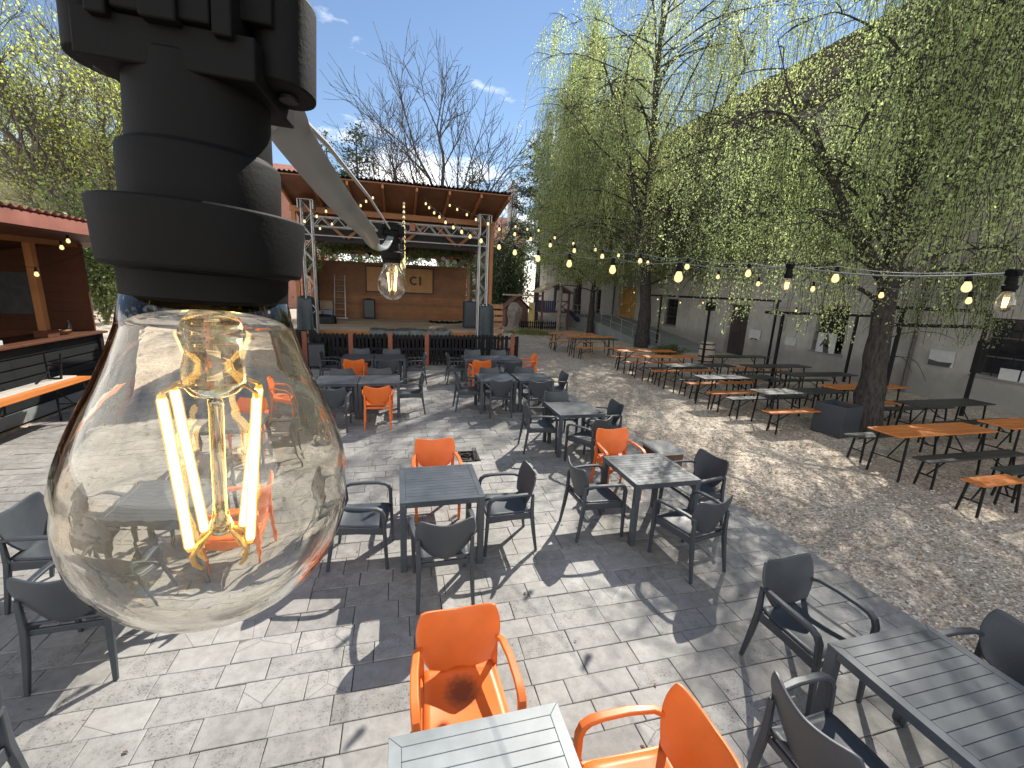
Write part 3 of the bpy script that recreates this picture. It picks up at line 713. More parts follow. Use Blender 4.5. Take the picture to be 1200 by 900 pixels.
def np_mesh(name, verts, nper, mat, parent, fan=None):
    n = len(verts) // nper; me = bpy.data.meshes.new(name)
    me.vertices.add(len(verts)); me.vertices.foreach_set('co', verts.astype(np.float32).ravel())
    me.loops.add(n * nper); me.loops.foreach_set('vertex_index', np.arange(n * nper, dtype=np.int32))
    me.polygons.add(n); me.polygons.foreach_set('loop_start', np.arange(n, dtype=np.int32) * nper); me.polygons.foreach_set('loop_total', np.full(n, nper, dtype=np.int32))
    me.materials.append(mat); me.update(); me.validate()
    o = bpy.data.objects.new(name, me); COL.objects.link(o)
    if parent: o.parent = parent
    return o
def leaves(name, cen, dirs, size, mat, parent, seed, aspect=.58):
    r = np.random.default_rng(seed); n = len(cen)
    d = dirs / (np.linalg.norm(dirs, axis=1, keepdims=True) + 1e-9); q = r.normal(size=(n, 3)); s = np.cross(d, q); s /= (np.linalg.norm(s, axis=1, keepdims=True) + 1e-9)
    nn = np.cross(d, s); l = size[:, None]; w = l * aspect * .5
    a = cen; b = cen + d * l * .42 + s * w + nn * l * .06; c = cen + d * l; e = cen + d * l * .42 - s * w + nn * l * .06
    v = np.stack([a, b, c, e], 1).reshape(-1, 3)
    return np_mesh(name, v, 4, mat, parent)

# ------------------------------------------------------------------ festoon lights
def glass_profile():
    o = []
    for i in range(0, 15):
        a = R(-90 + i * 7.2); o.append((max(1e-5, .030 * math.cos(a)), .030 * math.sin(a)))
    o += [(.0298, .0085), (.0288, .0135), (.0268, .0195), (.0243, .0255), (.0216, .0315), (.0192, .0375), (.0172, .0435), (.0160, .0500)]
    return o
def bulb_mesh(parent, c):
    o = glass_profile(); inner = [(max(1e-5, r - .0009), z + (.0009 if z < 0 else 0)) for r, z in o][::-1]
    b = MB(); b.lathe(o + inner, 96, c); gl = b.build('bulb', M['bulb_glass'], parent, True, sharp=0)
    cx, cy, cz = c
    b = MB()   # pinched glass stem with a flared top and a bead at the foot
    st = [(1e-5, -.0098), (.0022, -.0092), (.0028, -.0075), (.0020, -.0055), (.0016, -.002), (.0016, .024), (.0021, .0262), (.0052, .0275), (.0066, .0300), (.0064, .0340), (.0056, .0375), (.0072, .043), (.0105, .0490), (1e-5, .0492)]
    b.lathe(st, 32, c); b.build('glass_stem', M['stem_glass'], gl, True, sharp=0)
    for k in range(4):
        a = R(15 + (198, 148, -32, 28)[k]); ca, sa = math.cos(a), math.sin(a); a2 = R(15 + (196, 128, -22, 48)[k])
        top = (cx + .0102 * ca, cy + .0102 * sa, cz + .0270); bot = (cx + .0068 * math.cos(a2), cy + .0068 * math.sin(a2), cz - .0110)
        tv, bv = Vector(top), Vector(bot); b = MB(); b.tube([tv, bv], .00092, 10); b.cur = 1
        b.tube([tv.lerp(bv, -.03), tv.lerp(bv, .01), tv.lerp(bv, .99), bv.lerp(tv, -.03)], [.0007, .00122, .00122, .0007], 12); b.build('filament', [M['filament'], M['phosphor_bloom']], gl, True)
        b = MB()
        b.tube([(cx + .0030 * ca, cy + .0030 * sa, cz + .0285), (cx + .0075 * ca, cy + .0075 * sa, cz + .0300), (cx + .0101 * ca, cy + .0101 * sa, cz + .0285), top], [.0004, .0005, .0005, .0006], 6)
        b.tube([(cx + .0024 * ca, cy + .0024 * sa, cz - .0088), (cx + .0050 * ca, cy + .0050 * sa, cz - .0108), (cx + .0066 * ca, cy + .0066 * sa, cz - .0140), (cx + .0060 * ca, cy + .0060 * sa, cz - .0172), (cx + .0046 * ca, cy + .0046 * sa, cz - .0190)], [.0004, .0006, .0007, .0007, .0004], 6)
        b.tube([bot, (cx + .0048 * ca, cy + .0048 * sa, cz - .0125), (cx + .0020 * ca, cy + .0020 * sa, cz - .0080)], .0004, 6)
        b.build('support_wire', M['filament_wire'], gl, True)
    return gl
def socket_mesh(parent, c, clamp=True, rot=0.0, screws=True, big=False):
    b = MB()
    prof = [(.0155, .0470), (.0176, .0468), (.0184, .0480), (.0184, .0548), (.0206, .0552), (.0216, .0562), (.0232, .0690), (.0228, .0702), (.0178, .0706), (.0176, .0850), (.0170, .0866), (.0156, .0874), (.0152, .108), (1e-5, .109)]
    if big:   # the holder in front: measured ring by ring
        prof = [(.0140, .0480), (.0152, .0490), (.0160, .0502), (.0161, .0552), (.0163, .0556), (.0184, .0557), (.0190, .0563), (.0199, .0680), (.0197, .0688), (.0148, .0690), (.0148, .0790), (.0143, .0800), (.0132, .0803), (.0128, .0960), (1e-5, .0962)]
    b.lathe(prof, 64, c)
    if big:
        Mx = Matrix.Translation(Vector(c)) @ Matrix.Rotation(rot, 4, 'Z')
        b.box(-.0150, .0150, -.0125, .0125, .0922, .1000, Mx)
        for s in (-1, 1):
            ear = [(s * .0165 + .0062 * math.cos(a), .0062 * math.sin(a) * 1.35) for a in [2 * math.pi * k / 28 for k in range(28)]]
            b.poly([Mx @ Vector((x, y, .0950)) for x, y in ear], .0175, (0, 0, 1))
            b.box(s * .0100 - .0017, s * .0100 + .0017, -.0142, .0142, .0985, .1120, Mx)
        b.box(-.0080, .0080, -.0138, .0138, .1001, .1180, Mx); b.box(-.0172, .0172, -.0100, .0100, .1036, .1125, Mx)
        b.box(-.0030, .0030, -.0150, -.0120, .0990, .1180, Mx)
        for k in range(3): b.box(-.0060 + k * .006 - .0012, -.0060 + k * .006 + .0012, -.0145, .0145, .1181, .1215, Mx)
    elif clamp:
        Mx = Matrix.Translation(Vector((c[0], c[1], c[2]))) @ Matrix.Rotation(rot, 4, 'Z')
        b.box(-.019, .019, -.0135, .0135, .1035, .1135, Mx)
        for s in (-1, 1):
            ear = [(s * .0215 + .0065 * math.cos(a), .0065 * math.sin(a) * 1.5) for a in [2 * math.pi * k / 20 for k in range(20)]]
            b.poly([Mx @ Vector((x, y, .1035)) for x, y in ear], .012, (0, 0, 1))
            b.box(s * .013 - .003, s * .013 + .003, -.0165, .0165, .104, .126, Mx)
        b.box(-.010, .010, -.0155, .0155, .1136, .1290, Mx)
        b.box(-.024, .024, -.0105, .0105, .1150, .1240, Mx)
    o = b.build('bulb_holder', M['black_rubber'], parent, True, bevel=.0011, sharp=30)
    if clamp and screws:
        for s in (-1, 1):
            b = MB(); q = Matrix.Rotation(rot, 3, 'Z') @ Vector((s * .0172, 0, 0)); b.tube([(c[0] + q.x, c[1] + q.y, c[2] + .0940), (c[0] + q.x, c[1] + q.y, c[2] + .0949)], .0020, 12); b.build('screw', M['black_paint'], o, True)
    return o
def proto_far():
    b = MB(); b.lathe([(max(1e-4, r), z) for r, z in glass_profile()[::2]] + [(1e-4, .05)], 16); ob = b.build('bulb', M['lit_bulb'], None, True, sharp=0)
    b = MB(); b.lathe([(1e-4, .046), (.019, .047), (.023, .056), (.023, .070), (.018, .071), (.016, .088), (.017, .112), (1e-4, .114)], 14); ok = b.build('bulb_holder', M['black_rubber'], None, True)
    return ob, ok
FB, FS = proto_far(); far_used = []
def far_bulb(t, p):
    if not far_used: a, b = FB, FS; far_used.append(1)
    else: a, b = FB.copy(), FS.copy(); COL.objects.link(a); COL.objects.link(b)
    for o in (a, b): o.parent = t; o.location = p; o.rotation_euler = (0, 0, rng.random() * 6)
def string(lab, pts, near=(), ends=(), r=.0036, mat='cable_white', sag=.03):
    t = thing('festoon_light_string', lab, 'string lights', (0, 0, 0), 0, 'festoon light strings')
    cab = []; P = [Vector(p) + Vector((0, 0, .114)) for p in pts]
    allp = ([Vector(ends[0])] if ends and ends[0] else []) + P + ([Vector(ends[1])] if len(ends) > 1 and ends[1] else [])
    for i in range(len(allp) - 1):
        a, b = allp[i], allp[i + 1]
        for k in range(6): cab.append(a.lerp(b, k / 6) - Vector((0, 0, sag * 4 * (k / 6) * (1 - k / 6))))
    cab.append(allp[-1])
    b = MB(); b.tube(cab, r, 6); b.build('cable', M[mat], t, True)
    for i, p in enumerate(pts):
        if i in near: socket_mesh(t, p, True, R(70), False); bulb_mesh(t, p)
        else: far_bulb(t, p)
    return t
S1 = [[.82, 13.7, 5.0], [.88, 13.14, 4.81], [.96, 12.37, 4.57], [1.04, 11.68, 4.38], [1.12, 10.96, 4.17], [1.21, 10.15, 3.97], [1.29, 9.37, 3.8], [1.36, 8.69, 3.65], [1.44, 7.93, 3.51], [1.55, 6.94, 3.34], [1.63, 6.25, 3.22], [1.72, 5.42, 3.1], [1.81, 4.57, 3.01], [1.9, 3.72, 2.93], [1.99, 2.85, 2.86], [2.09, 2.0, 2.81], [2.18, 1.12, 2.76]]
string('festoon light string ending at the large clear bulb near the right edge', S1, (15, 16), ((.80, 13.95, 5.2), (2.28, .2, 2.87)))
S2 = [[1.57, 14.16, 5.09], [1.71, 13.45, 4.88], [1.88, 12.66, 4.64], [2.02, 11.95, 4.43], [2.19, 11.15, 4.24], [2.33, 10.48, 4.05], [2.5, 9.66, 3.87], [2.65, 8.91, 3.71], [2.81, 8.13, 3.54], [2.98, 7.33, 3.4], [3.14, 6.54, 3.27], [3.32, 5.69, 3.17], [3.49, 4.85, 3.08], [3.66, 4.02, 2.99], [3.84, 3.17, 2.94], [4.02, 2.3, 2.88]]
string('festoon light string from the right half of the stage roof, second nearest', S2, (), ((1.5, 14.4, 5.2), (4.2, 1.4, 2.95)))
S3 = [[3.68, 14.16, 4.63], [3.86, 13.4, 4.48], [4.02, 12.76, 4.39], [4.23, 11.9, 4.12], [4.44, 11.02, 3.91], [4.66, 10.11, 3.71], [4.86, 9.29, 3.54], [5.08, 8.39, 3.36], [5.29, 7.55, 3.2], [5.49, 6.72, 3.07], [5.67, 5.98, 2.96], [5.87, 5.16, 2.9], [6.07, 4.34, 2.84], [6.26, 3.53, 2.81]]
string('festoon light string from the right corner tower of the stage, farthest right', S3, (), ((3.2, 15.1, 4.8), (6.5, 2.6, 2.9)))
string('low festoon light string along the slim posts by the right-hand wall', [[13.35, 23.18, 2.73], [12.76, 19.76, 2.45], [12.34, 17.3, 2.38], [12.0, 15.34, 2.45], [11.75, 13.2, 2.33], [11.6, 10.61, 2.41], [11.6, 9.74, 2.33]], (), ((13.8, 25.8, 3.2), (11.6, 7.7, 2.6)))
string('short festoon light string off the left half of the stage roof toward the bar', [[-.67, 14.0, 5.08], [-.84, 13.7, 4.92], [-.98, 13.55, 4.77], [-1.15, 13.4, 4.64], [-1.79, 12.83, 4.45], [-1.99, 12.62, 4.28], [-2.24, 12.37, 4.11]], (), ((-.6, 14.1, 5.25), (-5.0, 9.9, 3.45)))
string('short festoon light string of two bulbs below the left stage roof', [[-1.87, 14.44, 4.32], [-2.14, 14.02, 4.13]], (), ((-1.0, 15.0, 4.75), (-5.1, 10.4, 3.4)))
string('festoon light string of two bulbs under the bar eave', [(-5.60, 9.655, 3.183), (-5.60, 9.47, 3.06)], (), ((-5.6, 6.6, 3.36), (-5.6, 11.2, 3.3)), sag=.0)
string('drooping cable with one lit bulb across the bar front', [(-5.60, 8.806, 2.602)], (), ((-5.6, 6.6, 2.95), (-5.6, 10.4, 3.2)), sag=.06, mat='black_rubber')

# the string that carries the big bulb in front
t = thing('festoon_light_string', 'festoon string in the foreground with the huge lit filament bulb and flat grey cable', 'string lights', (0, 0, 0), 0, 'festoon light strings')
BIG = (-.0445, .1155, 2.6885)
before = set(bpy.data.objects); socket_mesh(t, BIG, True, R(-4), big=True); bulb_mesh(t, BIG)
tilt = Matrix.Translation(Vector(BIG)) @ Matrix.Rotation(R(2.9), 4, Vector((-.259, .966, 0))) @ Matrix.Translation(-Vector(BIG))   # it hangs a few degrees off plumb
for o in set(bpy.data.objects) - before: o.data.transform(tilt)
SEC = (-.012, .99, 2.735)
socket_mesh(t, SEC, True, R(20), False); bulb_mesh(t, SEC)
fl = [(-.041, .108, 2.7835), (-.038, .128, 2.786), (-.033, .152, 2.7905), (-.034, .177, 2.791), (-.032, .217, 2.788), (-.029, .277, 2.785), (-.025, .387, 2.784), (-.025, .547, 2.786), (-.023, .783, 2.799), (-.019, .935, 2.818), (-.012, .985, 2.838), (-.010, 1.01, 2.843)]
def ribbon(b, pts, w, h, views):
    pts = [Vector(p) for p in pts]
    fine = []
    for i in range(len(pts) - 1):      # Catmull-Rom
        p0, p1, p2, p3 = pts[max(0, i - 1)], pts[i], pts[i + 1], pts[min(len(pts) - 1, i + 2)]
        for k in range(8):
            u = k / 8; fine.append(.5 * ((2 * p1) + (p2 - p0) * u + (2 * p0 - 5 * p1 + 4 * p2 - p3) * u * u + (3 * p1 - p0 - 3 * p2 + p3) * u ** 3))
    fine.append(pts[-1]); vs = []; n = len(fine); K = 10
    for i, p in enumerate(fine):
        tt = (fine[min(i + 1, n - 1)] - fine[max(i - 1, 0)]).normalized()
        f_ = i / (n - 1); up = Vector((.15, -.95, -.25)).lerp(Vector((.1, -.55, .83)), max(0, min(1, (f_ - .62) / .2))); sd = tt.cross(up).normalized(); nn = sd.cross(tt).normalized()
        for k in range(K):
            a = 2 * math.pi * (k + .5) / K; ca, sa = math.cos(a), math.sin(a)
            ex = math.copysign(abs(ca) ** .55, ca); ey = math.copysign(abs(sa) ** .55, sa)
            vs.append(p + sd * ex * w / 2 + nn * ey * h / 2)
    fs = [(i * K + k, i * K + (k + 1) % K, (i + 1) * K + (k + 1) % K, (i + 1) * K + k) for i in range(n - 1) for k in range(K)]
    b.add(vs, fs)
b = MB(); ribbon(b, fl, .0135, .0048, (.35, -.45, .82)); b.build('cable', M['cable_grey'], t, True, sharp=50)
b = MB(); b.tube([(-.044, .116, 2.800), (-.040, .30, 2.822), (-.034, .62, 2.848), (-.014, .985, 2.850)], .0016, 6); b.build('support_wire', M['wire'], t, True)
end = Vector((.20, 13.95, 5.05)); a = Vector((-.012, 1.01, 2.85)); zz = sorted((p[1], p[2]) for p in S1)
pl = [a]; dist = []
for k in range(1, 16):
    yv = 1.0 + .86 * k
    if yv > 13.9: break
    zi = np.interp(yv, [q[0] for q in zz], [q[1] for q in zz]); p = (-.012 + (yv - 1) / 12.95 * .215, yv, float(zi) - .02)
    if k == 1: socket_mesh(t, p, True, R(70), False); bulb_mesh(t, p)
    else: far_bulb(t, p)
    pl.append(Vector(p) + Vector((0, 0, .114)))
pl.append(end); b = MB(); b.tube(pl, .0045, 6); b.build('cable', M['cable_white'], t, True)

# ------------------------------------------------------------------ stage
st = thing('open_air_stage', 'timber open-air stage with a sloping corrugated roof and plank back wall', 'stage', (0, 18, 0))
def loc(b, name, mat, parent, **k):   # shapes given in world coordinates under a thing with an offset
    o = parent.location if parent.parent is None else Vector((0, 0, 0))
    b.v = [(p[0] - o.x, p[1] - o.y, p[2] - o.z) for p in b.v]
    return b.build(name, mat, parent, **k)
b = MB()
for k in range(36): b.box(-3.3 + 0, 3.25, 15.3 + k * .148, 15.3 + k * .148 + .144, 1.06, 1.1)
loc(b, 'deck', M['deck'], st)
b = MB(); b.box(-3.3, 3.25, 15.27, 15.297, .9, 1.095); b.box(-3.3, 3.25, 20.5, 20.6, 0, 1.05); b.box(-3.32, -3.302, 15.3, 20.6, 0, 1.05); b.box(3.252, 3.27, 15.3, 20.6, 0, 1.05); loc(b, 'fascia', M['beam_wood'], st)
b = MB()
for k in range(17): b.box(-3.3, 3.06, 20.44 + (k % 2) * .002, 20.47 + (k % 2) * .002, 1.105 + k * .142, 1.105 + k * .142 + .138)
b.box(-3.3, 3.06, 20.475, 20.49, 1.1, 3.51); loc(b, 'back_wall', M['pine_plank'], st)
b = MB()
for k in range(20):
    z0 = 1.105 + k * .142
    for (y0, y1) in ([(17.2, 20.43)] if not (1.75 < z0 < 2.75) else [(17.2, 17.75), (18.75, 20.43)]): b.box(-3.3, -3.27, y0, y1, z0, z0 + .138)
loc(b, 'side_wall', M['red_wood'], st)
zr = lambda y: 5.40 - .185 * (y - 13.5)
b = MB()
def corr(u, v):
    x = -3.25 + u * 6.58; y = 13.42 + v * 8.0; return (x, y, zr(y) + .07 + .020 * math.sin(x * 2 * math.pi / .12))
b.grid(corr, 660, 1); loc(b, 'roof_sheet', M['corr_dark'], st, smooth=True)
b = MB()
for k in range(7):
    x0 = -3.2 + k * .93; b.add([(x0 + .008, 13.5, zr(13.5)), (x0 + .932, 13.5, zr(13.5)), (x0 + .932, 21.3, zr(21.3)), (x0 + .008, 21.3, zr(21.3)),
           (x0 + .008, 13.5, zr(13.5) + .03), (x0 + .932, 13.5, zr(13.5) + .03), (x0 + .932, 21.3, zr(21.3) + .03), (x0 + .008, 21.3, zr(21.3) + .03)], [(3, 2, 1, 0), (4, 5, 6, 7), (0, 1, 5, 4), (1, 2, 6, 5), (2, 3, 7, 6), (3, 0, 4, 7)])
loc(b, 'roof_board', M['osb'], st)
for k in range(8):
    x = -3.2 + k * .94; x = min(max(x, -3.14), 3.28); b = MB(); b.beam((x, 13.52, zr(13.52) - .058), (x, 21.2, zr(21.2) - .058), .06, .11, (1, 0, 0)); loc(b, 'rafter', M['beam_wood'], st)
b = MB(); b.box(-3.2, 3.28, 15.42, 15.54, 4.74, 4.91); b.box(-3.2, 3.28, 18.0, 18.12, 4.27, 4.43); b.box(-3.2, 3.28, 20.5, 20.62, 3.83, 3.97); loc(b, 'roof_beam', M['beam_wood'], st)
for x, y, z1 in ((-3.1, 15.48, 4.738), (3.18, 15.48, 4.738), (-3.1, 18.06, 4.268), (3.18, 18.06, 4.268), (-3.1, 20.56, 3.828), (3.18, 20.56, 3.828)):
    b = MB(); b.box(x - .06, x + .06, y - .06, y + .06, 0, z1); loc(b, 'post', M['beam_wood_z'], st)
for x in (-1.6, .2, 2.0):
    for s in (-1, 1): b = MB(); b.beam((x + s * .04, 15.6, 4.05), (x + s * .7, 15.6, 4.60), .07, .09, (0, 1, 0)); loc(b, 'brace', M['beam_wood'], st)
b = MB(); b.beam((-3.24, 15.35, 3.5), (-3.62, 14.2, 4.95), .09, .11, (1, 0, 0)); loc(b, 'brace', M['beam_wood'], st)
b = MB(); b.box(-3.0, 3.1, 15.72, 15.74, 3.92, 4.68); loc(b, 'pelmet', M['black_paint'], st)
# pallet front
t = thing('pallet_fence', 'black pallet-slat fence with red posts along the stage front', 'fence', (.5, 14.65, 0)); r2 = random.Random(11)
b = MB(); x = -3.0
while x < 4.02:
    wd = r2.choice((.075, .09, .09, .1))
    if not any(abs(x + wd / 2 - px_) < .1 for px_ in (-2.85, -1.49, -.27, .91, 3.87)):
        b.box(x, x + wd, 14.63, 14.648, .06 + r2.uniform(-.02, .02), 1.07 + r2.uniform(-.015, .02))
    x += wd + r2.uniform(.03, .07)
loc(b, 'slat', M['black_slat_z'], t)
b = MB()
for z in (.18, .58, .98): b.box(-3.0, 4.05, 14.65, 14.70, z - .045, z + .045)
loc(b, 'rail', M['black_slat'], t)
for px_ in (-2.85, -1.49, -.27, .91, 3.87): b = MB(); b.box(px_ - .07, px_ + .07, 14.6, 14.628, 0, 1.12); loc(b, 'post', M['red_post'], t)
b = MB(); b.poly([(4.08, 14.66, 0), (4.08, 15.9, 0), (4.08, 14.66, 1.05)], .03, (1, 0, 0)); loc(b, 'end_brace', M['red_post'], t)
b = MB()
for k in range(5): b.box(4.03, 4.05, 14.75 + k * .24, 14.87 + k * .24, .05, 1.02 - .16 * k)
loc(b, 'end_slat', M['navy'], t)
# truss gantry
t = thing('lighting_truss', 'silver lighting truss gantry spanning the front of the stage', 'truss', (.1, 14.9, 0))
def truss(b, a, c, w, n, ax):
    a, c = Vector(a), Vector(c); d = c - a; u = Vector((0, 1, 0)); v = Vector(ax); q = w / 2
    for su in (-1, 1):
        for sv in (-1, 1): b.tube([a + u * su * q + v * sv * q, c + u * su * q + v * sv * q], .026, 6)
    for i in range(n):
        p0, p1 = a + d * (i / n), a + d * ((i + 1) / n); s = 1 if i % 2 else -1
        for su in (-1, 1): b.tube([p0 + u * su * q + v * s * q, p1 + u * su * q - v * s * q], .013, 5)
        for sv in (-1, 1): b.tube([p0 + v * sv * q + u * s * q, p1 + v * sv * q - u * s * q], .013, 5)
for x in (-2.62, 2.79):
    b = MB(); truss(b, (x, 14.9, .02), (x, 14.9, 5.0), .28, 14, (1, 0, 0)); loc(b, 'tower', M['alu'], t, smooth=True)
    b = MB(); b.box(x - .2, x + .2, 14.7, 15.1, 5.0, 5.012)
    for q in (-1, 1): b.box(x + q * .21 - .012, x + q * .21 + .012, 14.68, 15.12, 4.75, 5.0)
    loc(b, 'head_frame', M['alu'], t)
b = MB(); truss(b, (-2.44, 14.9, 4.42), (2.62, 14.9, 4.42), .27, 22, (0, 0, 1)); loc(b, 'span', M['alu'], t, smooth=True)
b = MB(); b.tube([(-2.7, 14.75, 4.02), (2.9, 14.75, 4.02)], .02, 6); loc(b, 'crossbar', M['wire'], t)
b = MB(); b.box(.38, .55, 14.70, 14.75, 4.33, 4.56); loc(b, 'red_marker', M['red_post'], t)
# stage lights
lamp = None; r2 = random.Random(2)
for i in range(11):
    x = -2.6 + i * .53; y = 17.0 + r2.uniform(-.1, .1); z = 3.63 + r2.uniform(-.05, .1); rt_ = r2.uniform(-.6, .6)
    lab = 'black stage spotlights hanging in a row under the roof bar'
    if lamp is None:
        lamp = thing('stage_spotlight', lab, 'spotlight', (x, y, z), rt_, 'stage spotlights')
        b = MB(); b.tube([(0, .14, .04), (0, 0, 0), (0, -.13, -.05)], [.06, .085, .1], 14); b.build('lamp_body', M['black_paint'], lamp, True)
        b = MB(); b.sweep([(-.12, 0, 0), (-.12, 0, .16), (.12, 0, .16), (.12, 0, 0)], .03, .01, (0, 1, 0)); b.tube([(0, 0, .165), (0, 0, .32)], .012, 6); b.build('yoke', M['black_paint'], lamp)
        b = MB(); b.tube([(0, -.1325, -.05), (0, -.137, -.052)], .085, 14); b.build('lens', M['steel'], lamp, True)
    else: dup(lamp, (x, y, z), rt_, lab)
tag(MB().tube([(-3.0, 17.0, 3.93), (3.1, 17.0, 3.93)], .03, 8).build('lighting_bar', M['black_paint']), 'black bar under the stage roof that carries the spotlights', 'bar')
rg = np.random.default_rng(77); n_ = 5200; xs = rg.uniform(-3.0, 3.1, n_); hang = .12 + .28 * (np.sin(xs * 2.1 + 1) * .5 + .5) + .5 * (np.abs(xs) > 2.5)
cen_ = np.stack([xs, 16.6 + rg.normal(size=n_) * .12, 3.92 - rg.random(n_) ** 1.3 * hang + rg.normal(size=n_) * .03], 1)
t = thing('hanging_greenery', 'dark leafy garland hanging under the stage roof in front of the spotlights', 'garland', (0, 0, 0))
leaves('foliage', cen_, rg.normal(size=(n_, 3)) + np.array([0, 0, -.6]), .085 * rg.uniform(.6, 1.3, n_), M['bush_leaf'], t, 78)
b = MB(); b.tube([(-3.0, 16.6, 3.93), (0, 16.6, 3.88), (3.1, 16.6, 3.93)], .015, 6); b.build('stem', M['bark_grey'], t)
# sign with lettering
t = thing('stage_sign', 'tan lettered sign board with dark frame on the stage back wall', 'sign', (.1, 20.4, 2.82))
b = MB(); b.box(-1.42, 1.42, .0, .02, -.52, .52); b.build('panel', M['sign_panel'], t)
b = MB()
for a0, a1, c0, c1 in ((-1.47, 1.47, -.57, -.52), (-1.47, 1.47, .52, .57), (-1.47, -1.42, -.519, .519), (1.42, 1.47, -.519, .519)): b.box(a0, a1, -.015, .02, c0, c1)
b.build('frame', M['letter'], t)
def letter(parts, x):
    b = MB()
    for p in parts: b.poly([(x + q[0], -.003, q[1]) for q in p], .014, (0, -1, 0))
    b.build('letter', M['letter'], t)
def bar(x0, x1, z0, z1): return [(x0, z0), (x1, z0), (x1, z1), (x0, z1)]
letter([bar(0, .08, -.19, .19), [(.08, -.03), (.20, -.19), (.31, -.19), (.15, .03)], [(.08, -.03), (.15, .03), (.30, .19), (.19, .19), (.08, .07)]], -.87)
b = MB(); ro, ri, n = .195, .115, 18
for k in range(n):
    a0, a1 = R(48 + 264 * k / n), R(48 + 264 * (k + 1) / n)
    b.poly([(.60 + r_ * math.cos(a_), -.003, r_ * math.sin(a_)) for r_, a_ in ((ri, a0), (ro, a0), (ro, a1), (ri, a1))], .014, (0, -1, 0))
b.build('letter', M['letter'], t)
letter([bar(0, .085, -.19, .19)], .83)
# things standing on the deck
t = thing('ladder', 'pale aluminium ladder leaning on the stage back wall', 'ladder', (-2.42, 20.2, 1.1))
b = MB()
for s in (-1, 1): b = MB(); b.beam((s * .22, -.25, .02), (s * .2, .18, 1.82), .035, .06, (1, 0, 0)); b.build('rail', M['alu'], t)
for k in range(7): b = MB(); f = (k + .6) / 7.4; b.tube([(-.215, -.25 + .43 * f, 1.82 * f), (.215, -.25 + .43 * f, 1.82 * f)], .016, 6); b.build('rung', M['alu'], t)
b = MB(); b.box(-.32, .32, -.3, -.2, 0, .05); b.build('foot_bar', M['alu'], t)
def speaker(name, lab, loc_, w, d, h, mat='black_paint', wheels=False):
    t = thing(name, lab, 'speaker', loc_); b = MB(); b.box(-w / 2, w / 2, -d / 2, d / 2, .06 if wheels else 0, h); b.build('cabinet', M[mat], t, bevel=.02)
    b = MB(); b.box(-w / 2 + .03, w / 2 - .03, -d / 2 - .012, -d / 2 - .001, .1, h - .04); b.build('grille', M['anthracite'], t, bevel=.004)
    b = MB(); b.box(-.1, .1, -.02, .02, h, h + .03); b.build('handle', M['black_rubber'], t)
    if wheels:
        for s in (-1, 1): b = MB(); b.tube([(s * (w / 2 - .06), -d / 2 + .05, .05), (s * (w / 2 - .02), -d / 2 + .05, .05)], .05, 12); b.build('wheel', M['black_rubber'], t, True)
    return t
speaker('loudspeaker', 'black loudspeaker standing against the stage back wall', (-1.22, 20.1, 1.1), .46, .4, .86)
speaker('loudspeaker', 'dark tall loudspeaker at the right side of the stage deck', (2.72, 17.0, 1.1), .5, .5, 1.02, 'tarp')
speaker('trolley_speaker', 'black wheeled speaker box on the paving before the pallet fence', (-2.42, 14.25, TZ), .5, .36, .80, 'black_paint', True)
def crate(lab, loc_, w, d, h, mat, name='crate'):
    t = thing(name, lab, 'crate', loc_); b = MB(); b.box(-w / 2, w / 2, -d / 2, d / 2, 0, h); b.build('body', M[mat], t, bevel=.012)
    b = MB(); b.box(-w / 2 - .012, w / 2 + .012, -d / 2 - .012, d / 2 + .012, h + .001, h + .045); b.build('lid', M[mat], t, bevel=.008)
crate('blue grey crate left of the ladder on the stage', (-2.85, 19.3, 1.1), .5, .4, .36, 'blue_crate')
crate('brown cardboard box behind the blue crate on the stage', (-2.9, 19.8, 1.1), .5, .4, .72, 'card', 'cardboard_box')
crate('pale storage crate at the left edge of the stage', (-3.0, 18.0, 1.1), .35, .4, .38, 'card')
def blob(lab, name, cat, loc_, w, d, h, mat, seed, n=18):
    r_ = random.Random(seed); ph = [r_.uniform(0, 6) for _ in range(8)]
    b = MB(); vs = []; K = 44; prof = [(1.0, 0), (1.0, .35), (.97, .7), (.93, .93), (.86, .99), (.5, 1.02), (.02, 1.03)]
    for rr, zz_ in prof:
        for k in range(K):
            a = 2 * math.pi * k / K; ca, sa = math.cos(a), math.sin(a)
            ex = math.copysign(abs(ca) ** .45, ca); ey = math.copysign(abs(sa) ** .45, sa)
            f = 1 + .07 * (1.15 - zz_) * math.sin(9 * a + ph[0] + 2.2 * zz_) + .04 * math.sin(15 * a + ph[1]) * (1.1 - zz_)
            vs.append((ex * w / 2 * rr * f, ey * d / 2 * rr * f, zz_ * h + .03 * math.sin(3 * a + ph[2]) * zz_))
    fs = [(i * K + k, i * K + (k + 1) % K, (i + 1) * K + (k + 1) % K, (i + 1) * K + k) for i in range(len(prof) - 1) for k in range(K)]
    b.add(vs, fs); o = b.build(name, M[mat], None, True, sharp=70); o.location = loc_; return tag(o, lab, cat)
blob('dark tarpaulin wrapped round the equipment at the right truss tower', 'wrapped_equipment', 'tarpaulin', (2.93, 14.93, 1.0), .56, .50, 1.08, 'tarp', 1)
blob('dark tarpaulin wrapped round the equipment at the left truss tower', 'wrapped_equipment', 'tarpaulin', (-2.80, 14.93, 1.15), .50, .50, 1.0, 'tarp', 4)
blob('black cloth bundle at the left of the stage deck', 'cloth_bundle', 'cloth', (-2.72, 17.6, 1.1), .85, .6, .3, 'black_paint', 6)
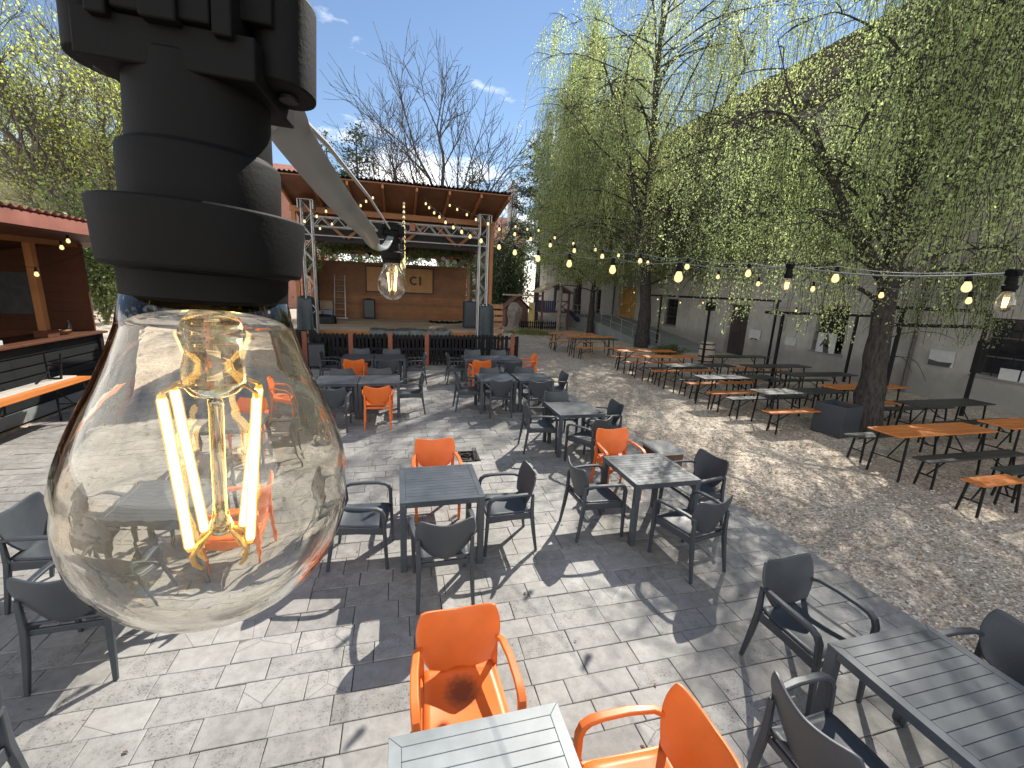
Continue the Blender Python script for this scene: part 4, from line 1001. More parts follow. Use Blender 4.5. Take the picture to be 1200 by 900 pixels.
t = thing('equipment_stand', 'dark boxed stand under the left wrapped equipment', 'stand', (-2.80, 14.95, 0)); b = MB(); b.box(-.32, .28, -.2, .25, 0, 1.14); b.build('cabinet', M['black_paint'], t, bevel=.01); b = MB(); b.box(-.34, .30, -.22, .27, 1.1405, 1.149); b.build('lid', M['black_paint'], t)
t = thing('equipment_stand', 'dark boxed stand under the right wrapped equipment', 'stand', (2.93, 14.97, 0)); b = MB(); b.box(-.28, .28, -.2, .25, 0, .985); b.build('cabinet', M['tarp'], t, bevel=.01); b = MB(); b.box(-.30, .30, -.22, .27, .986, .998); b.build('lid', M['tarp'], t)
b = MB(); r2 = random.Random(8)
def drape(u, v):
    x = -.95 + u * 2.75; n_ = .02 * math.sin(x * 9) + .015 * math.sin(x * 23 + 1)
    if v < .6: yv = 15.95 - v / .6 * .68; zv = 1.13 + .02 * math.sin(x * 5 + v * 9)
    else: yv = 15.255 - .05 * math.sin((v - .6) * 4) - n_; zv = 1.125 - (v - .6) / .4 * (.22 + .05 * math.sin(x * 3.1))
    return (x, yv, zv + n_ * .5)
b.grid(drape, 70, 14); tag(b.build('deck_tarpaulin', M['grey_tarp'], None, True, solid=.006), 'grey tarpaulin draped over the front edge of the stage deck', 'tarpaulin')
b = MB(); r2 = random.Random(21)
for k in range(7):
    cx_, cy_, rr = 1.5 + k * .2 + r2.uniform(-.05, .05), 18.9 + r2.uniform(-.3, .3), r2.uniform(.12, .24)
    b.tube([(cx_ + rr * math.cos(a * .5) * (1 + .1 * math.sin(a)), cy_ + rr * math.sin(a * .5), 1.115 + .02 * (a % 3) + .004 * k) for a in range(26)], .016, 6)
tag(b.build('cable_coils', M['black_rubber'], None, True), 'heap of coiled black cables on the stage deck', 'cable')
t = thing('pallet_screen', 'pallet wood screen of horizontal slats right of the stage', 'screen', (3.75, 17.2, 0))
b = MB()
for k in range(8): b.box(-.32, .34, -.01 - (k % 2) * .004, .015, .12 + k * .25, .29 + k * .25)
b.build('slat', M['pallet'], t); b = MB()
for x in (-.3, .3): b.box(x - .045, x + .045, .016, .1, 0, 2.1)
b.build('post', M['play_wood'], t)

# ------------------------------------------------------------------ bar cabin on the left
bc = thing('bar_cabin', 'red-brown timber bar with black slatted front and corrugated roof on the left', 'bar', (-7.5, 9, 0))
XB = -6.35
b = MB()
for k in range(6): z0 = .30 + k * .178; b.box(XB - .03, XB, 3.5, 11.35, z0, z0 + .145)
loc(b, 'front_slat', M['black_slat'], bc)
b = MB(); b.box(XB - .06, XB - .031, 3.5, 11.35, .02, 1.33); b.box(XB - .03, XB + .04, 11.351, 11.46, .02, 1.36); loc(b, 'front_backing', M['black_paint'], bc)
b = MB(); b.box(XB - .02, XB + .01, 3.5, 11.34, .06, .27); loc(b, 'plinth_board', M['concrete'], bc)
b = MB(); b.box(XB - .75, XB + .12, 3.5, 11.5, 1.37, 1.415); loc(b, 'counter', M['red_wood'], bc, bevel=.006)
b = MB(); b.box(-9.6, XB - .07, 11.47, 11.5, .02, 1.36); loc(b, 'end_panel', M['pallet'], bc)
b = MB()
for k in range(17): b.box(-9.66, -9.63, 3.5, 11.46, .02 + k * .2, .214 + k * .2)
b.box(-9.70, -9.665, 3.5, 11.5, .02, 3.4); loc(b, 'back_wall', M['red_wood'], bc)
b = MB()
for k in range(16): b.box(-9.6, XB - .06, 11.40 + (k % 2) * .003, 11.43, .02 + k * .2, .216 + k * .2)
b.box(-9.6, XB - .06, 11.432, 11.445, .02, 3.22)
loc(b, 'side_wall', M['red_wood'], bc)
b = MB(); b.box(-9.6, XB, 3.5, 11.4, .0, .012); loc(b, 'floor_board', M['deck'], bc)
for y in (10.22, 6.6, 3.6): b = MB(); b.box(-6.60, -6.48, y - .06, y + .06, 1.42, 3.15); loc(b, 'post', M['beam_wood_z'], bc)
b = MB(); b.box(-6.66, -6.44, 10.12, 10.42, 1.42, 1.55); loc(b, 'post_base', M['red_wood'], bc)
b = MB(); b.box(-6.62, -6.46, 3.5, 11.5, 3.152, 3.30); loc(b, 'lintel', M['beam_wood'], bc)
zb = lambda x: 3.46 + .17 * (x + 5.2)
b = MB(); b.grid(lambda u, v: (-5.15 - u * 5.1, 3.0 + v * 9.3, zb(-5.15 - u * 5.1) + .08 + .022 * math.sin((3.0 + v * 9.3) * 2 * math.pi / .16)), 1, 700); loc(b, 'roof_sheet', M['corr_red'], bc, smooth=True)
b = MB(); b.add([(-5.25, 3, zb(-5.25)), (-5.25, 12.3, zb(-5.25)), (-10.2, 12.3, zb(-10.2)), (-10.2, 3, zb(-10.2)), (-5.25, 3, zb(-5.25) + .03), (-5.25, 12.3, zb(-5.25) + .03), (-10.2, 12.3, zb(-10.2) + .03), (-10.2, 3, zb(-10.2) + .03)], [(0, 1, 2, 3), (7, 6, 5, 4), (0, 4, 5, 1), (1, 5, 6, 2), (2, 6, 7, 3), (3, 7, 4, 0)]); loc(b, 'roof_board', M['red_wood'], bc)
b = MB(); b.box(-5.23, -5.18, 3.0, 12.3, zb(-5.2) - .16, zb(-5.2) + .04); loc(b, 'fascia', M['corr_red'], bc)
b = MB(); b.box(-7.95, -7.2, 11.37, 11.395, 1.75, 2.6); loc(b, 'menu_board', M['ink'], bc)
tag(MB().box(-6.62, -6.42, 8.75, 9.1, 1.417, 1.5).build('tissue_box', M['white_board'], None, bevel=.01), 'small white box on the bar counter', 'box')
b = MB(); b.lathe([(1e-4, 0), (.036, 0), (.038, .13), (.03, .17), (.013, .21), (.013, .26), (1e-4, .262)], 16, (-6.62, 11.0, 1.417)); tag(b.build('glass_bottle', M['window_dark'], None, True), 'dark bottle at the far end of the bar counter', 'bottle')
b = MB(); b.lathe([(1e-4, 0), (.12, 0), (.2, .07), (.19, .07), (.1, .012), (1e-4, .012)], 24, (-6.65, 10.75, 1.417)); tag(b.build('serving_bowl', M['pallet'], None, True), 'tan bowl on the bar counter beside the bottle', 'bowl')
t = beer('beer_table', M['orange_wood'], 3.0, .5, .77); t.location = (-5.72, 8.08, TZ); t.rotation_euler = (0, 0, R(90)); tag(t, 'orange beer table standing before the black slatted bar front', None, 'beer tables by the bar')
t = beer('beer_bench', M['grey_wood'], 2.9, .25, .47); t.location = (-5.86, 8.05, TZ + .77 + .47); t.rotation_euler = (R(180), 0, R(90)); tag(t, 'pale bench lying upside down on the orange table by the bar', None, 'beer tables by the bar')

# ------------------------------------------------------------------ the long building on the right
XW = 15.7
bd = thing('plastered_building', 'long two-storey building with stained grey plaster and tiled roof on the right', 'building', (XW, 20, 0))
def wall_holes(b, x0, x1, ya, yb, z0, z1, holes):
    ys = sorted({ya, yb, *[h[0] for h in holes], *[h[1] for h in holes]}); zs = sorted({z0, z1, *[h[2] for h in holes], *[h[3] for h in holes]})
    idx = {}
    def P(x, i, j):
        k = (x, i, j)
        if k not in idx: idx[k] = len(b.v); b.v.append((x, ys[i], zs[j]))
        return idx[k]
    def isin(i, j):
        if i < 0 or j < 0 or i >= len(ys) - 1 or j >= len(zs) - 1: return False
        cy_, cz_ = (ys[i] + ys[i + 1]) / 2, (zs[j] + zs[j + 1]) / 2
        return not any(h[0] < cy_ < h[1] and h[2] < cz_ < h[3] for h in holes)
    for i in range(len(ys) - 1):
        for j in range(len(zs) - 1):
            if not isin(i, j): continue
            b.f.append((P(x0, i, j), P(x0, i, j + 1), P(x0, i + 1, j + 1), P(x0, i + 1, j))); b.f.append((P(x1, i, j), P(x1, i + 1, j), P(x1, i + 1, j + 1), P(x1, i, j + 1)))
            for di, dj, q in ((-1, 0, ((i, j), (i, j + 1))), (1, 0, ((i + 1, j), (i + 1, j + 1))), (0, -1, ((i, j), (i + 1, j))), (0, 1, ((i, j + 1), (i + 1, j + 1)))):
                if not isin(i + di, j + dj):
                    (a, c), (e, f) = q; b.f.append((P(x0, a, c), P(x0, e, f), P(x1, e, f), P(x1, a, c)))
    b.m += [0] * (len(b.f) - len(b.m))
WIN = [(6.15, 8.32, .92, 2.5), (12.15, 13.38, .85, 2.6), (22.2, 23.45, .93, 2.48), (32.3, 33.2, .98, 2.84), (37.0, 38.1, .88, 2.87), (42.5, 43.4, .95, 2.85)] + [(y, y + 1.2, 5.62, 6.95) for y in (1.2, 6.7, 12.1, 17.2, 22.2, 27.4, 32.4, 37.4, 42.4)]
DOOR = [(16.8, 18.1, .0, 2.4), (26.9, 29.4, .95, 3.1)]
b = MB(); wall_holes(b, XW, XW + .5, -6, 49.5, 0, 10.2, WIN + DOOR); b.box(XW + .5, XW + 12, 49.1, 49.5, 0, 10.2); b.box(XW + .55, XW + .6, -6, 49, 0, 10.0)
loc(b, 'wall', M['plaster'], bd)
for (y0, y1, z0, z1) in WIN:
    b = MB(); x = XW + .2; f_ = .07
    for a0, a1, c0, c1 in ((y0, y1, z0, z0 + f_), (y0, y1, z1 - f_, z1), (y0, y0 + f_, z0 + f_, z1 - f_), (y1 - f_, y1, z0 + f_, z1 - f_)): b.box(x, x + .06, a0 + .002, a1 - .002, c0 + .002, c1 - .002)
    ym = (y0 + y1) / 2; b.box(x + .004, x + .055, ym - .03, ym + .03, z0 + f_, z1 - f_)
    nb = 3
    for k in range(1, nb): zk = z0 + (z1 - z0) * k / nb; b.box(x + .01, x + .05, y0 + f_, y1 - f_, zk - .018, zk + .018)
    o = loc(b, 'window', M['frame_grey'], bd)
    b = MB(); b.box(x + .035, x + .042, y0 + f_ - .01, y1 - f_ + .01, z0 + f_ - .01, z1 - f_ + .01); b.v = [(p[0] - XW, p[1] - 20, p[2]) for p in b.v]; b.build('pane', M['window_dark'], o)
    if z0 < 3:
        b = MB()
        for k in range(1, 6): yk = y0 + (y1 - y0) * k / 6; b.box(XW + .05, XW + .07, yk - .009, yk + .009, z0 + .003, z1 - .003)
        for k in range(1, 5): zk = z0 + (z1 - z0) * k / 5; b.box(XW + .072, XW + .082, y0 + .003, y1 - .003, zk - .012, zk + .012)
        b.v = [(p[0] - XW, p[1] - 20, p[2]) for p in b.v]; b.build('bars', M['black_paint'], o)
    b = MB(); b.box(XW - .07, XW + .03, y0 - .06, y1 + .06, z0 - .07, z0 - .004); b.v = [(p[0] - XW, p[1] - 20, p[2]) for p in b.v]; b.build('sill', M['concrete'], o)
for (y0, y1, z0, z1), mt in zip(DOOR, ('door_dark', 'ochre')):
    b = MB()
    for k in range(2):
        a0 = y0 + (y1 - y0) * k / 2 + .01; a1 = y0 + (y1 - y0) * (k + 1) / 2 - .01; b.box(XW + .22, XW + .28, a0, a1, z0 + .01, z1 - .01)
        for zz0, zz1 in ((.1, .45), (.52, .92)): b.box(XW + .205, XW + .2195, a0 + .1, a1 - .1, z0 + (z1 - z0) * zz0, z0 + (z1 - z0) * zz1)
    o = loc(b, 'door', M[mt], bd)
for yk, z0 in ((30.0, .96), (9.9, 0)): b = MB(); b.tube([(XW - .08, yk, z0), (XW - .08, yk, 10.0)], .055, 10); loc(b, 'drainpipe', M['frame_grey'], bd, smooth=True)
b = MB(); b.add([(15.15, -7, 10.20), (15.15, 50, 10.20), (21.5, 50, 15.4), (21.5, -7, 15.4), (15.15, -7, 10.32), (15.15, 50, 10.32), (21.5, 50, 15.52), (21.5, -7, 15.52)], [(3, 2, 1, 0), (4, 5, 6, 7), (0, 1, 5, 4), (1, 2, 6, 5), (3, 0, 4, 7)])
b.add([(21.5, -7, 15.45), (21.5, 50, 15.45), (28, 50, 10.2), (28, -7, 10.2)], [(0, 1, 2, 3)]); b.add([(15.6, 49.4, 10.1), (27.8, 49.4, 10.1), (21.5, 49.4, 15.3)], [(0, 1, 2)])
for k in range(40):     # tile courses that catch the light
    f = k / 40; b.box(15.15 + f * 6.35, 15.15 + f * 6.35 + .06, -7, 50, 10.325 + f * 5.2, 10.36 + f * 5.2)
loc(b, 'roof', M['tile_dark'], bd)
b = MB(); b.box(15.05, 15.16, -7, 50, 10.12, 10.24); loc(b, 'gutter', M['frame_grey'], bd)
# boards on the wall
t = thing('wall_poster', 'white board with a dark standing figure, hung before the barred window', 'poster', (XW - .1, 12.73, .84))
b = MB(); b.box(-.012, .012, -.37, .37, 0, .73); b.build('board', M['white_board'], t)
sil = [(.05, .0), (.10, .30), (.22, .20), (.24, .23), (.12, .44), (.07, .53), (.055, .60), (.04, .66), (-.02, .68), (-.06, .64), (-.055, .56), (-.09, .50), (-.12, .36), (-.15, .18), (-.12, .17), (-.10, .30), (-.17, .0)]
b = MB(); b.poly([(-.0125, y, z) for y, z in sil], .003, (-1, 0, 0)); b.build('figure_print', M['ink'], t)
def board(lab, y, z, w, h, extra=None):
    t = thing('wall_board', lab, 'board', (XW - .06, y, z)); b = MB(); b.box(-.015, .015, -w / 2, w / 2, 0, h); b.build('board', M['white_board'], t)
    b = MB(); b.box(.0152, .05, -w / 2 + .03, w / 2 - .03, .03, h - .03); b.build('backing', M['frame_grey'], t)
    if extra: b = MB(); b.poly([(-.0155, p, q) for p, q in extra], .003, (-1, 0, 0)); b.build('print', M['ink'], t)
board('small white notice board left of the barred window, beyond the dark doorway', 16.2, .9, .62, .44, [(-.2, .0), (-.05, .0), (0, .06), (.12, .0), (.2, .0), (.2, .05), (-.2, .05)])
board('small white notice board half covered by birch leaves left of the figure poster', 14.3, .9, .5, .32)
board('white board with a dark arrow shape on the wall right of the near trunk', 9.1, 1.0, .62, .46, [(.3, .0), (-.25, .0), (-.3, .14), (.02, .12), (.3, .17)])
board('left one of two white cards standing on the barred window sill at the right edge', 7.55, .9, .38, .30)
board('right one of two white cards standing on the barred window sill at the right edge', 7.12, .9, .38, .30)
# pergola frames
def pergola(lab, posts, beams):
    t = thing('pergola_frame', lab, 'pergola', (posts[0][0], posts[0][1], 0), 0, 'slim dark pergola frames')
    for x, y, h in posts: b = MB(); b.box(x - .035, x + .035, y - .035, y + .035, 0, h); loc(b, 'post', M['black_paint'], t)
    for x0, x1, y, z in beams: b = MB(); b.box(x0, x1, y - .03, y + .03, z - .04, z + .04); loc(b, 'beam', M['black_paint'], t)
    return t
t = pergola('slim dark pergola frame beside the barrel, dark lamp box on its post', [(11.9, 14.77, 2.62), (15.0, 14.63, 2.62)], [(10.4, 15.2, 14.7, 2.665)])
b = MB(); b.box(-.16, .16, -.12, .08, 2.18, 2.48); b.build('lamp_box', M['black_paint'], t, bevel=.01)
pergola('slim dark pergola frame left of the near tree trunk', [(11.6, 11.04, 2.28), (15.1, 11.4, 2.28)], [(11.0, 15.3, 11.12, 2.325)])
t = pergola('slim dark pergola frame with two beams right of the near tree trunk', [(11.65, 7.75, 2.62), (14.05, 7.44, 2.62)], [(11.1, 14.3, 7.6, 2.665), (11.1, 14.0, 7.5, 2.28)])
b = MB(); b.box(2.3, 2.5, -.42, -.28, 1.15, 1.95); b.build('lamp_box', M['black_paint'], t, bevel=.01)
pergola('single slim dark post by the ramp, behind the far birch trunk', [(13.1, 19.96, 2.6)], [(12.4, 13.9, 19.96, 2.645)])
# ramp
t = thing('access_ramp', 'grey concrete ramp with thin railing rising to the ochre door', 'ramp', (13, 22, 0))
b = MB(); b.poly([(12.3, 18.0, 0), (12.3, 31, 0), (12.3, 31, .95), (12.3, 27, .95)], 3.3, (1, 0, 0)); loc(b, 'ramp_body', M['concrete'], t)
b = MB()
for k in range(10):
    y = 18.6 + k * 1.3; z = max(0, min(.95, (y - 18) / 9 * .95)); b.tube([(12.36, y, z), (12.36, y, z + .75)], .016, 6)
b.tube([(12.36, 18.6, .81), (12.36, 27, 1.7), (12.36, 31, 1.7)], .018, 6); b.tube([(12.36, 18.6, .45), (12.36, 27, 1.35), (12.36, 31, 1.35)], .012, 6)
loc(b, 'railing', M['alu'], t)

# ------------------------------------------------------------------ playground
t = thing('playhouse', 'brown timber playhouse with a pitched gable and yellow side panel', 'playhouse', (8.0, 29.4, 0))
b = MB()
for k in range(9): b.box(-.82 + k * .18, -.655 + k * .18, -.02, .02, 0, 1.35)
b.box(-.8, .8, .9, .94, 0, 1.35); b.box(-.82, -.78, .021, .9, 0, 1.35); b.box(.78, .82, .021, .9, 0, 1.35); b.poly([(-.8, -.02, 1.351), (.8, -.02, 1.351), (0, -.02, 2.05)], .04, (0, 1, 0)); b.build('wall', M['play_wood'], t)
b = MB()
for s in (-1, 1): b.poly([(0, -.25, 2.12), (s * 1.0, -.25, 1.25), (s * 1.0, 1.1, 1.25), (0, 1.1, 2.12)], .05, (0, 0, 1))
b.build('roof', M['play_wood'], t); b = MB(); b.box(-.3, .1, -.035, -.022, .0, 1.05); b.build('doorway', M['ink'], t); b = MB(); b.box(.86, 1.28, -.05, -.01, 0, 1.75); b.build('side_panel', M['yellow_panel'], t)
b = MB(); b.box(-.95, 1.9, .3, .5, 2.16, 2.26); b.build('ridge_board', M['deck'], t)
t = thing('play_tower', 'dark play tower on stilts with a pitched roof and a slide', 'play tower', (10.35, 28.9, 0))
for sx in (-1, 1):
    for sy in (-1, 1): b = MB(); b.box(sx * .95 - .06, sx * .95 + .06, sy * .8 - .06, sy * .8 + .06, 0, 2.55); b.build('post', M['play_wood'], t)
b = MB(); b.box(-1.0, 1.0, -.85, .85, 1.15, 1.22); b.build('platform', M['play_wood'], t)
b = MB()
for k in range(6): b.box(-.88 + k * .15, -.76 + k * .15, -.84, -.81, 1.22, 1.95)
for k in range(12): b.box(-.98, -.95, -.74 + k * .125, -.64 + k * .125, 1.22, 1.95)
b.build('guard', M['navy'], t)
b = MB(); b.box(.1, .9, -.84, -.81, 1.9, 1.98); b.beam((.15, -.82, 1.25), (.85, -.82, 1.9), .04, .05, (0, 1, 0)); b.beam((.15, -.82, 1.9), (.85, -.82, 1.25), .04, .052, (0, 1, 0)); b.build('lattice', M['play_wood'], t)
b = MB()
for s in (-1, 1): b.poly([(0, -1.1, 3.1), (s * 1.25, -1.1, 2.45), (s * 1.25, 1.1, 2.45), (0, 1.1, 3.1)], .05, (0, 0, 1))
b.build('roof', M['deck'], t)
b = MB(); b.sweep([(.95, -.3, 1.28), (1.3, -.3, 1.15), (2.3, -.3, .25), (2.7, -.3, .2)], .5, .05, (0, 1, 0))
for sy in (-.57, -.03): b.sweep([(.95, sy, 1.36), (1.3, sy, 1.24), (2.3, sy, .34), (2.7, sy, .28)], .04, .16, (0, 1, 0))
b.build('slide', M['navy'], t)
t = thing('picket_fence', 'low dark picket fence in front of the playground', 'fence', (9.1, 28.0, 0)); b = MB()
for k in range(22): b.box(-1.6 + k * .15, -1.52 + k * .15, -.012, .012, .05, .55 + .04 * (k % 2))
b.build('picket', M['black_slat_z'], t); b = MB(); b.box(-1.65, 1.75, .013, .045, .15, .2); b.box(-1.65, 1.75, .013, .045, .42, .47); b.build('rail', M['black_slat'], t)
b = MB(); r2 = random.Random(4); prof = [(.52, 0), (.42, .2), (.34, .5), (.40, .9), (.46, 1.2), (.40, 1.5), (.26, 1.75), (.08, 1.82), (1e-3, 1.83)]
b.lathe(prof, 26, (0, 0, 0), ripple=lambda a, z: .12 * math.sin(3 * a + z * 2) + .09 * math.sin(5 * a - z * 3.1) + .05 * math.sin(11 * a + z * 7)); o = b.build('tree_stump', M['stump'], None, True); o.location = (7.0, 26.4, 0); tag(o, 'weathered upright tree stump beside the sunny grass patch', 'tree stump')
b = MB(); b.tube([(10.45, 27.6, 0), (10.5, 27.6, 3.2)], [.13, .11], 12); tag(b.build('wooden_pole', M['stump'], None, True), 'pale wooden pole in front of the play tower', 'pole')

# ------------------------------------------------------------------ houses behind
def house(name, lab, x0, x1, y0, y1, eave, ridge, wall, roof, chim=None, axis='x'):
    t = thing(name, lab, 'house', ((x0 + x1) / 2, (y0 + y1) / 2, 0)); b = MB(); b.box(x0, x1, y0, y1, 0, eave); ym, xm = (y0 + y1) / 2, (x0 + x1) / 2
    if axis == 'x':
        for x in (x0 + .01, x1 - .31): b.poly([(x, y0, eave + .002), (x, y1, eave + .002), (x, ym, ridge - .12)], .3, (1, 0, 0))
    else:
        for y in (y0 + .01, y1 - .31): b.poly([(x0, y, eave + .002), (x1, y, eave + .002), (xm, y, ridge - .12)], .3, (0, 1, 0))
    loc(b, 'wall', wall, t)
    b = MB()
    if axis == 'x':
        for s, ye in ((-1, y0 - .4), (1, y1 + .4)): b.poly([(x0 - .4, ym, ridge), (x1 + .4, ym, ridge), (x1 + .4, ye, eave - .15), (x0 - .4, ye, eave - .15)], .14, (0, 0, 1))
    else:
        for xe in (x0 - .4, x1 + .4): b.poly([(xm, y0 - .4, ridge), (xm, y1 + .4, ridge), (xe, y1 + .4, eave - .15), (xe, y0 - .4, eave - .15)], .14, (0, 0, 1))
    rf = loc(b, 'roof', roof, t)
    wmid = eave * .55
    for k in range(max(1, int((x1 - x0) / 4))):
        xk = x0 + 2 + k * 4
        b = MB(); b.box(xk - .5, xk + .5, y0 - .06, y0 - .003, wmid, wmid + 1.5); loc(b, 'window', M['window_dark'], t)
    if chim:
        cx_, cy_, z0, z1 = chim; b = MB(); b.box(cx_ - .42, cx_ + .42, cy_ - .42, cy_ + .42, z0, z1); b.box(cx_ - .5, cx_ + .5, cy_ - .5, cy_ + .5, z1 + .002, z1 + .18); b.v = [(p[0] - t.location.x, p[1] - t.location.y, p[2]) for p in b.v]; b.build('chimney', M['chimney'], rf)
        b = MB(); b.tube([(cx_, cy_, z1 + .18), (cx_, cy_, z1 + .75)], .17, 10); b.v = [(p[0] - t.location.x, p[1] - t.location.y, p[2]) for p in b.v]; b.build('chimney_pot', M['frame_grey'], rf)
    return t
house('red_roofed_house', 'pale house with red tiled roof and tall chimney behind the stage', 4.5, 13.2, 46.5, 54, 6.6, 10.2, M['house_wall'], M['tile_red'], (11.85, 47.3, 7.2, 12.9))
house('salmon_house', 'salmon coloured house glimpsed between the big bulb holder and the stage', -17, -6.5, 45, 54, 10.6, 13.2, M['pink_wall'], M['tile_red'])
house('tan_roofed_building', 'long building with a tan tiled roof behind the bar and bushes', -52, -14.5, 40, 56, 5.2, 12.2, M['house_wall'], M['tile_tan'])

# ------------------------------------------------------------------ trees
def branch(p, d, L, n, r, droop=0., wob=.12, up=0.):
    pts = [np.array(p, float)]; d = np.array(d, float); d /= np.linalg.norm(d)
    for i in range(n):
        d = d + r.normal(size=3) * wob; d[2] += up - droop * (i + 1) / n; d /= np.linalg.norm(d); pts.append(pts[-1] + d * L / n)
    return np.array(pts)
def interp(pts, f):
    x = f * (len(pts) - 1); i = min(int(x), len(pts) - 2); return pts[i] + (pts[i + 1] - pts[i]) * (x - i)
def weeping(label, base, trunk, r0, seed, limb_h, nlimb, reach, nsub, nstrand, slen, zmin, lsize, mat, step=.045, azfun=None, barkm='bark_dark', forks=(), group='weeping birches', reachf=None, zminf=None, clumpf=.42, keepf=None, topred=.45):
    """weeping birch: tapered trunk, arching limbs, hanging strands with small leaves"""
    r = np.random.default_rng(seed); t = thing('weeping_birch', label, 'tree', base, 0, group)
    b = MB(); tr = np.array(trunk, float); n = len(tr)
    rad = [r0 * (1 - .80 * (i / (n - 1)) ** .8) for i in range(n)]; rad[0] = r0 * 1.22
    fine = [interp(tr, i / 40) + (r.normal(size=3) * .012 if i else 0) for i in range(41)]
    b.tube(fine, [np.interp(i / 40, np.linspace(0, 1, n), rad) * (1 + .05 * math.sin(i * 1.7)) for i in range(41)], 12)
    tops = [tr]
    for (f, d, L) in forks:
        p = interp(tr, f); fk = branch(p, d, L, 10, r, .02, .06, .05); b.tube(fk, [r0 * .55 * (1 - .8 * i / 10) for i in range(11)], 8); tops.append(fk)
    H_ = tr[-1][2]; anchors = []
    for i in range(nlimb):
        src = tops[0] if (len(tops) == 1 or r.random() < .6) else tops[1 + int(r.integers(len(tops) - 1))]
        f = limb_h[0] + (limb_h[1] - limb_h[0]) * (i + r.random()) / nlimb; f = min(f, .99)
        p = interp(src, f if src is tr else r.uniform(.2, .98)); az = (azfun(r, i) if azfun else i * 2.4 + r.normal() * .5)
        el = r.uniform(.35, 1.15); d = (math.cos(az) * math.cos(el), math.sin(az) * math.cos(el), math.sin(el))
        L = (reachf(az) if reachf else reach) * r.uniform(.65, 1.12) * (1 - topred * max(0, f - .5))
        lb = branch(p, d, L, 9, r, .20, .09); b.tube(lb, [max(.008, r0 * .24 * (1 - .55 * f) * (1 - .9 * k / 9)) for k in range(10)], 6)
        for k in range(nsub):
            q = interp(lb, r.uniform(.25, 1)); a2 = az + r.normal() * .9; e2 = r.uniform(-.1, .6)
            sb = branch(q, (math.cos(a2) * math.cos(e2), math.sin(a2) * math.cos(e2), math.sin(e2)), L * r.uniform(.2, .42), 5, r, .45, .12); b.tube(sb, [.014 - .002 * j for j in range(6)], 4, cap=False)
            anchors += [interp(sb, r.random()) for _ in range(3)]
        anchors += [interp(lb, r.uniform(.35, 1)) for _ in range(4)]
    anchors = np.array(anchors); cen = []; dr = []; pick = r.integers(len(anchors), size=nstrand)
    clump = r.random(len(anchors)) < clumpf
    for k in pick:
        if not clump[k]: continue
        if keepf and r.random() > keepf(anchors[k] + np.array(base)): continue
        p = anchors[k] + r.normal(size=3) * .10; L = slen[0] + (slen[1] - slen[0]) * r.random() ** 1.5
        zm = (zminf(p, r) if zminf else zmin + r.exponential(.5))
        L = min(L, p[2] - zm)
        if L < .25: continue
        ns = max(3, int(L / .22)); d = np.array([r.normal() * .5, r.normal() * .5, -.3]); pts = [p]; drift = r.normal(size=2) * .09 + np.array([-.05, -.03])
        for i in range(ns):
            d = d * .62 + np.array([drift[0], drift[1], -.8]) + r.normal(size=3) * .19; pts.append(pts[-1] + d / np.linalg.norm(d) * L / ns)
        b.tube(pts, [.0045] * (len(pts) - 1) + [.002], 3, cap=False)
        pts = np.array(pts); m_ = int(L / step); f = np.sort(r.random(m_) ** .9) * (len(pts) - 1); i0 = np.minimum(f.astype(int), len(pts) - 2); fr = (f - i0)[:, None]
        c = pts[i0] * (1 - fr) + pts[i0 + 1] * fr; cen.append(c + r.normal(size=c.shape) * .05); dr.append(r.normal(size=c.shape) * .55 + np.array([0, 0, -.75]))
    cen = np.concatenate(cen); dr = np.concatenate(dr)
    b.build('trunk', M[barkm], t, True, sharp=60)
    leaves('crown', cen, dr, lsize * r.uniform(.4, 1.5, len(cen)) ** 1.15, M[mat], t, seed + 1); print(label[:30], len(cen), 'leaves'); return t

cdir = math.atan2(fw.y, fw.x)
def lim1(az):     # the crown reaches less toward the open terrace than along the wall
    v = (math.cos(az), math.sin(az)); side = v[0] * -.966 + v[1] * -.259; near = v[0] * -.259 + v[1] * -.966
    return 3.6 - .35 * max(0, side) - .3 * max(0, near) + 1.9 * max(0, math.cos(az - 1.5))
def keep1(p):     # thin crown on the side from which the sun reaches the terrace
    q = p - np.array(S) * (p[2] / S.z)
    return .07 if q[0] < 1 else ((.34 if q[1] < 7 else .24) if q[0] < 4.2 else (.20 if q[0] < 8.6 else 1))
def keep2(p):
    q = p - np.array(S) * (p[2] / S.z)
    return keep1(p)
def reach2(az): return 6.0 + 3.4 * max(0, math.cos(az + 1.35))

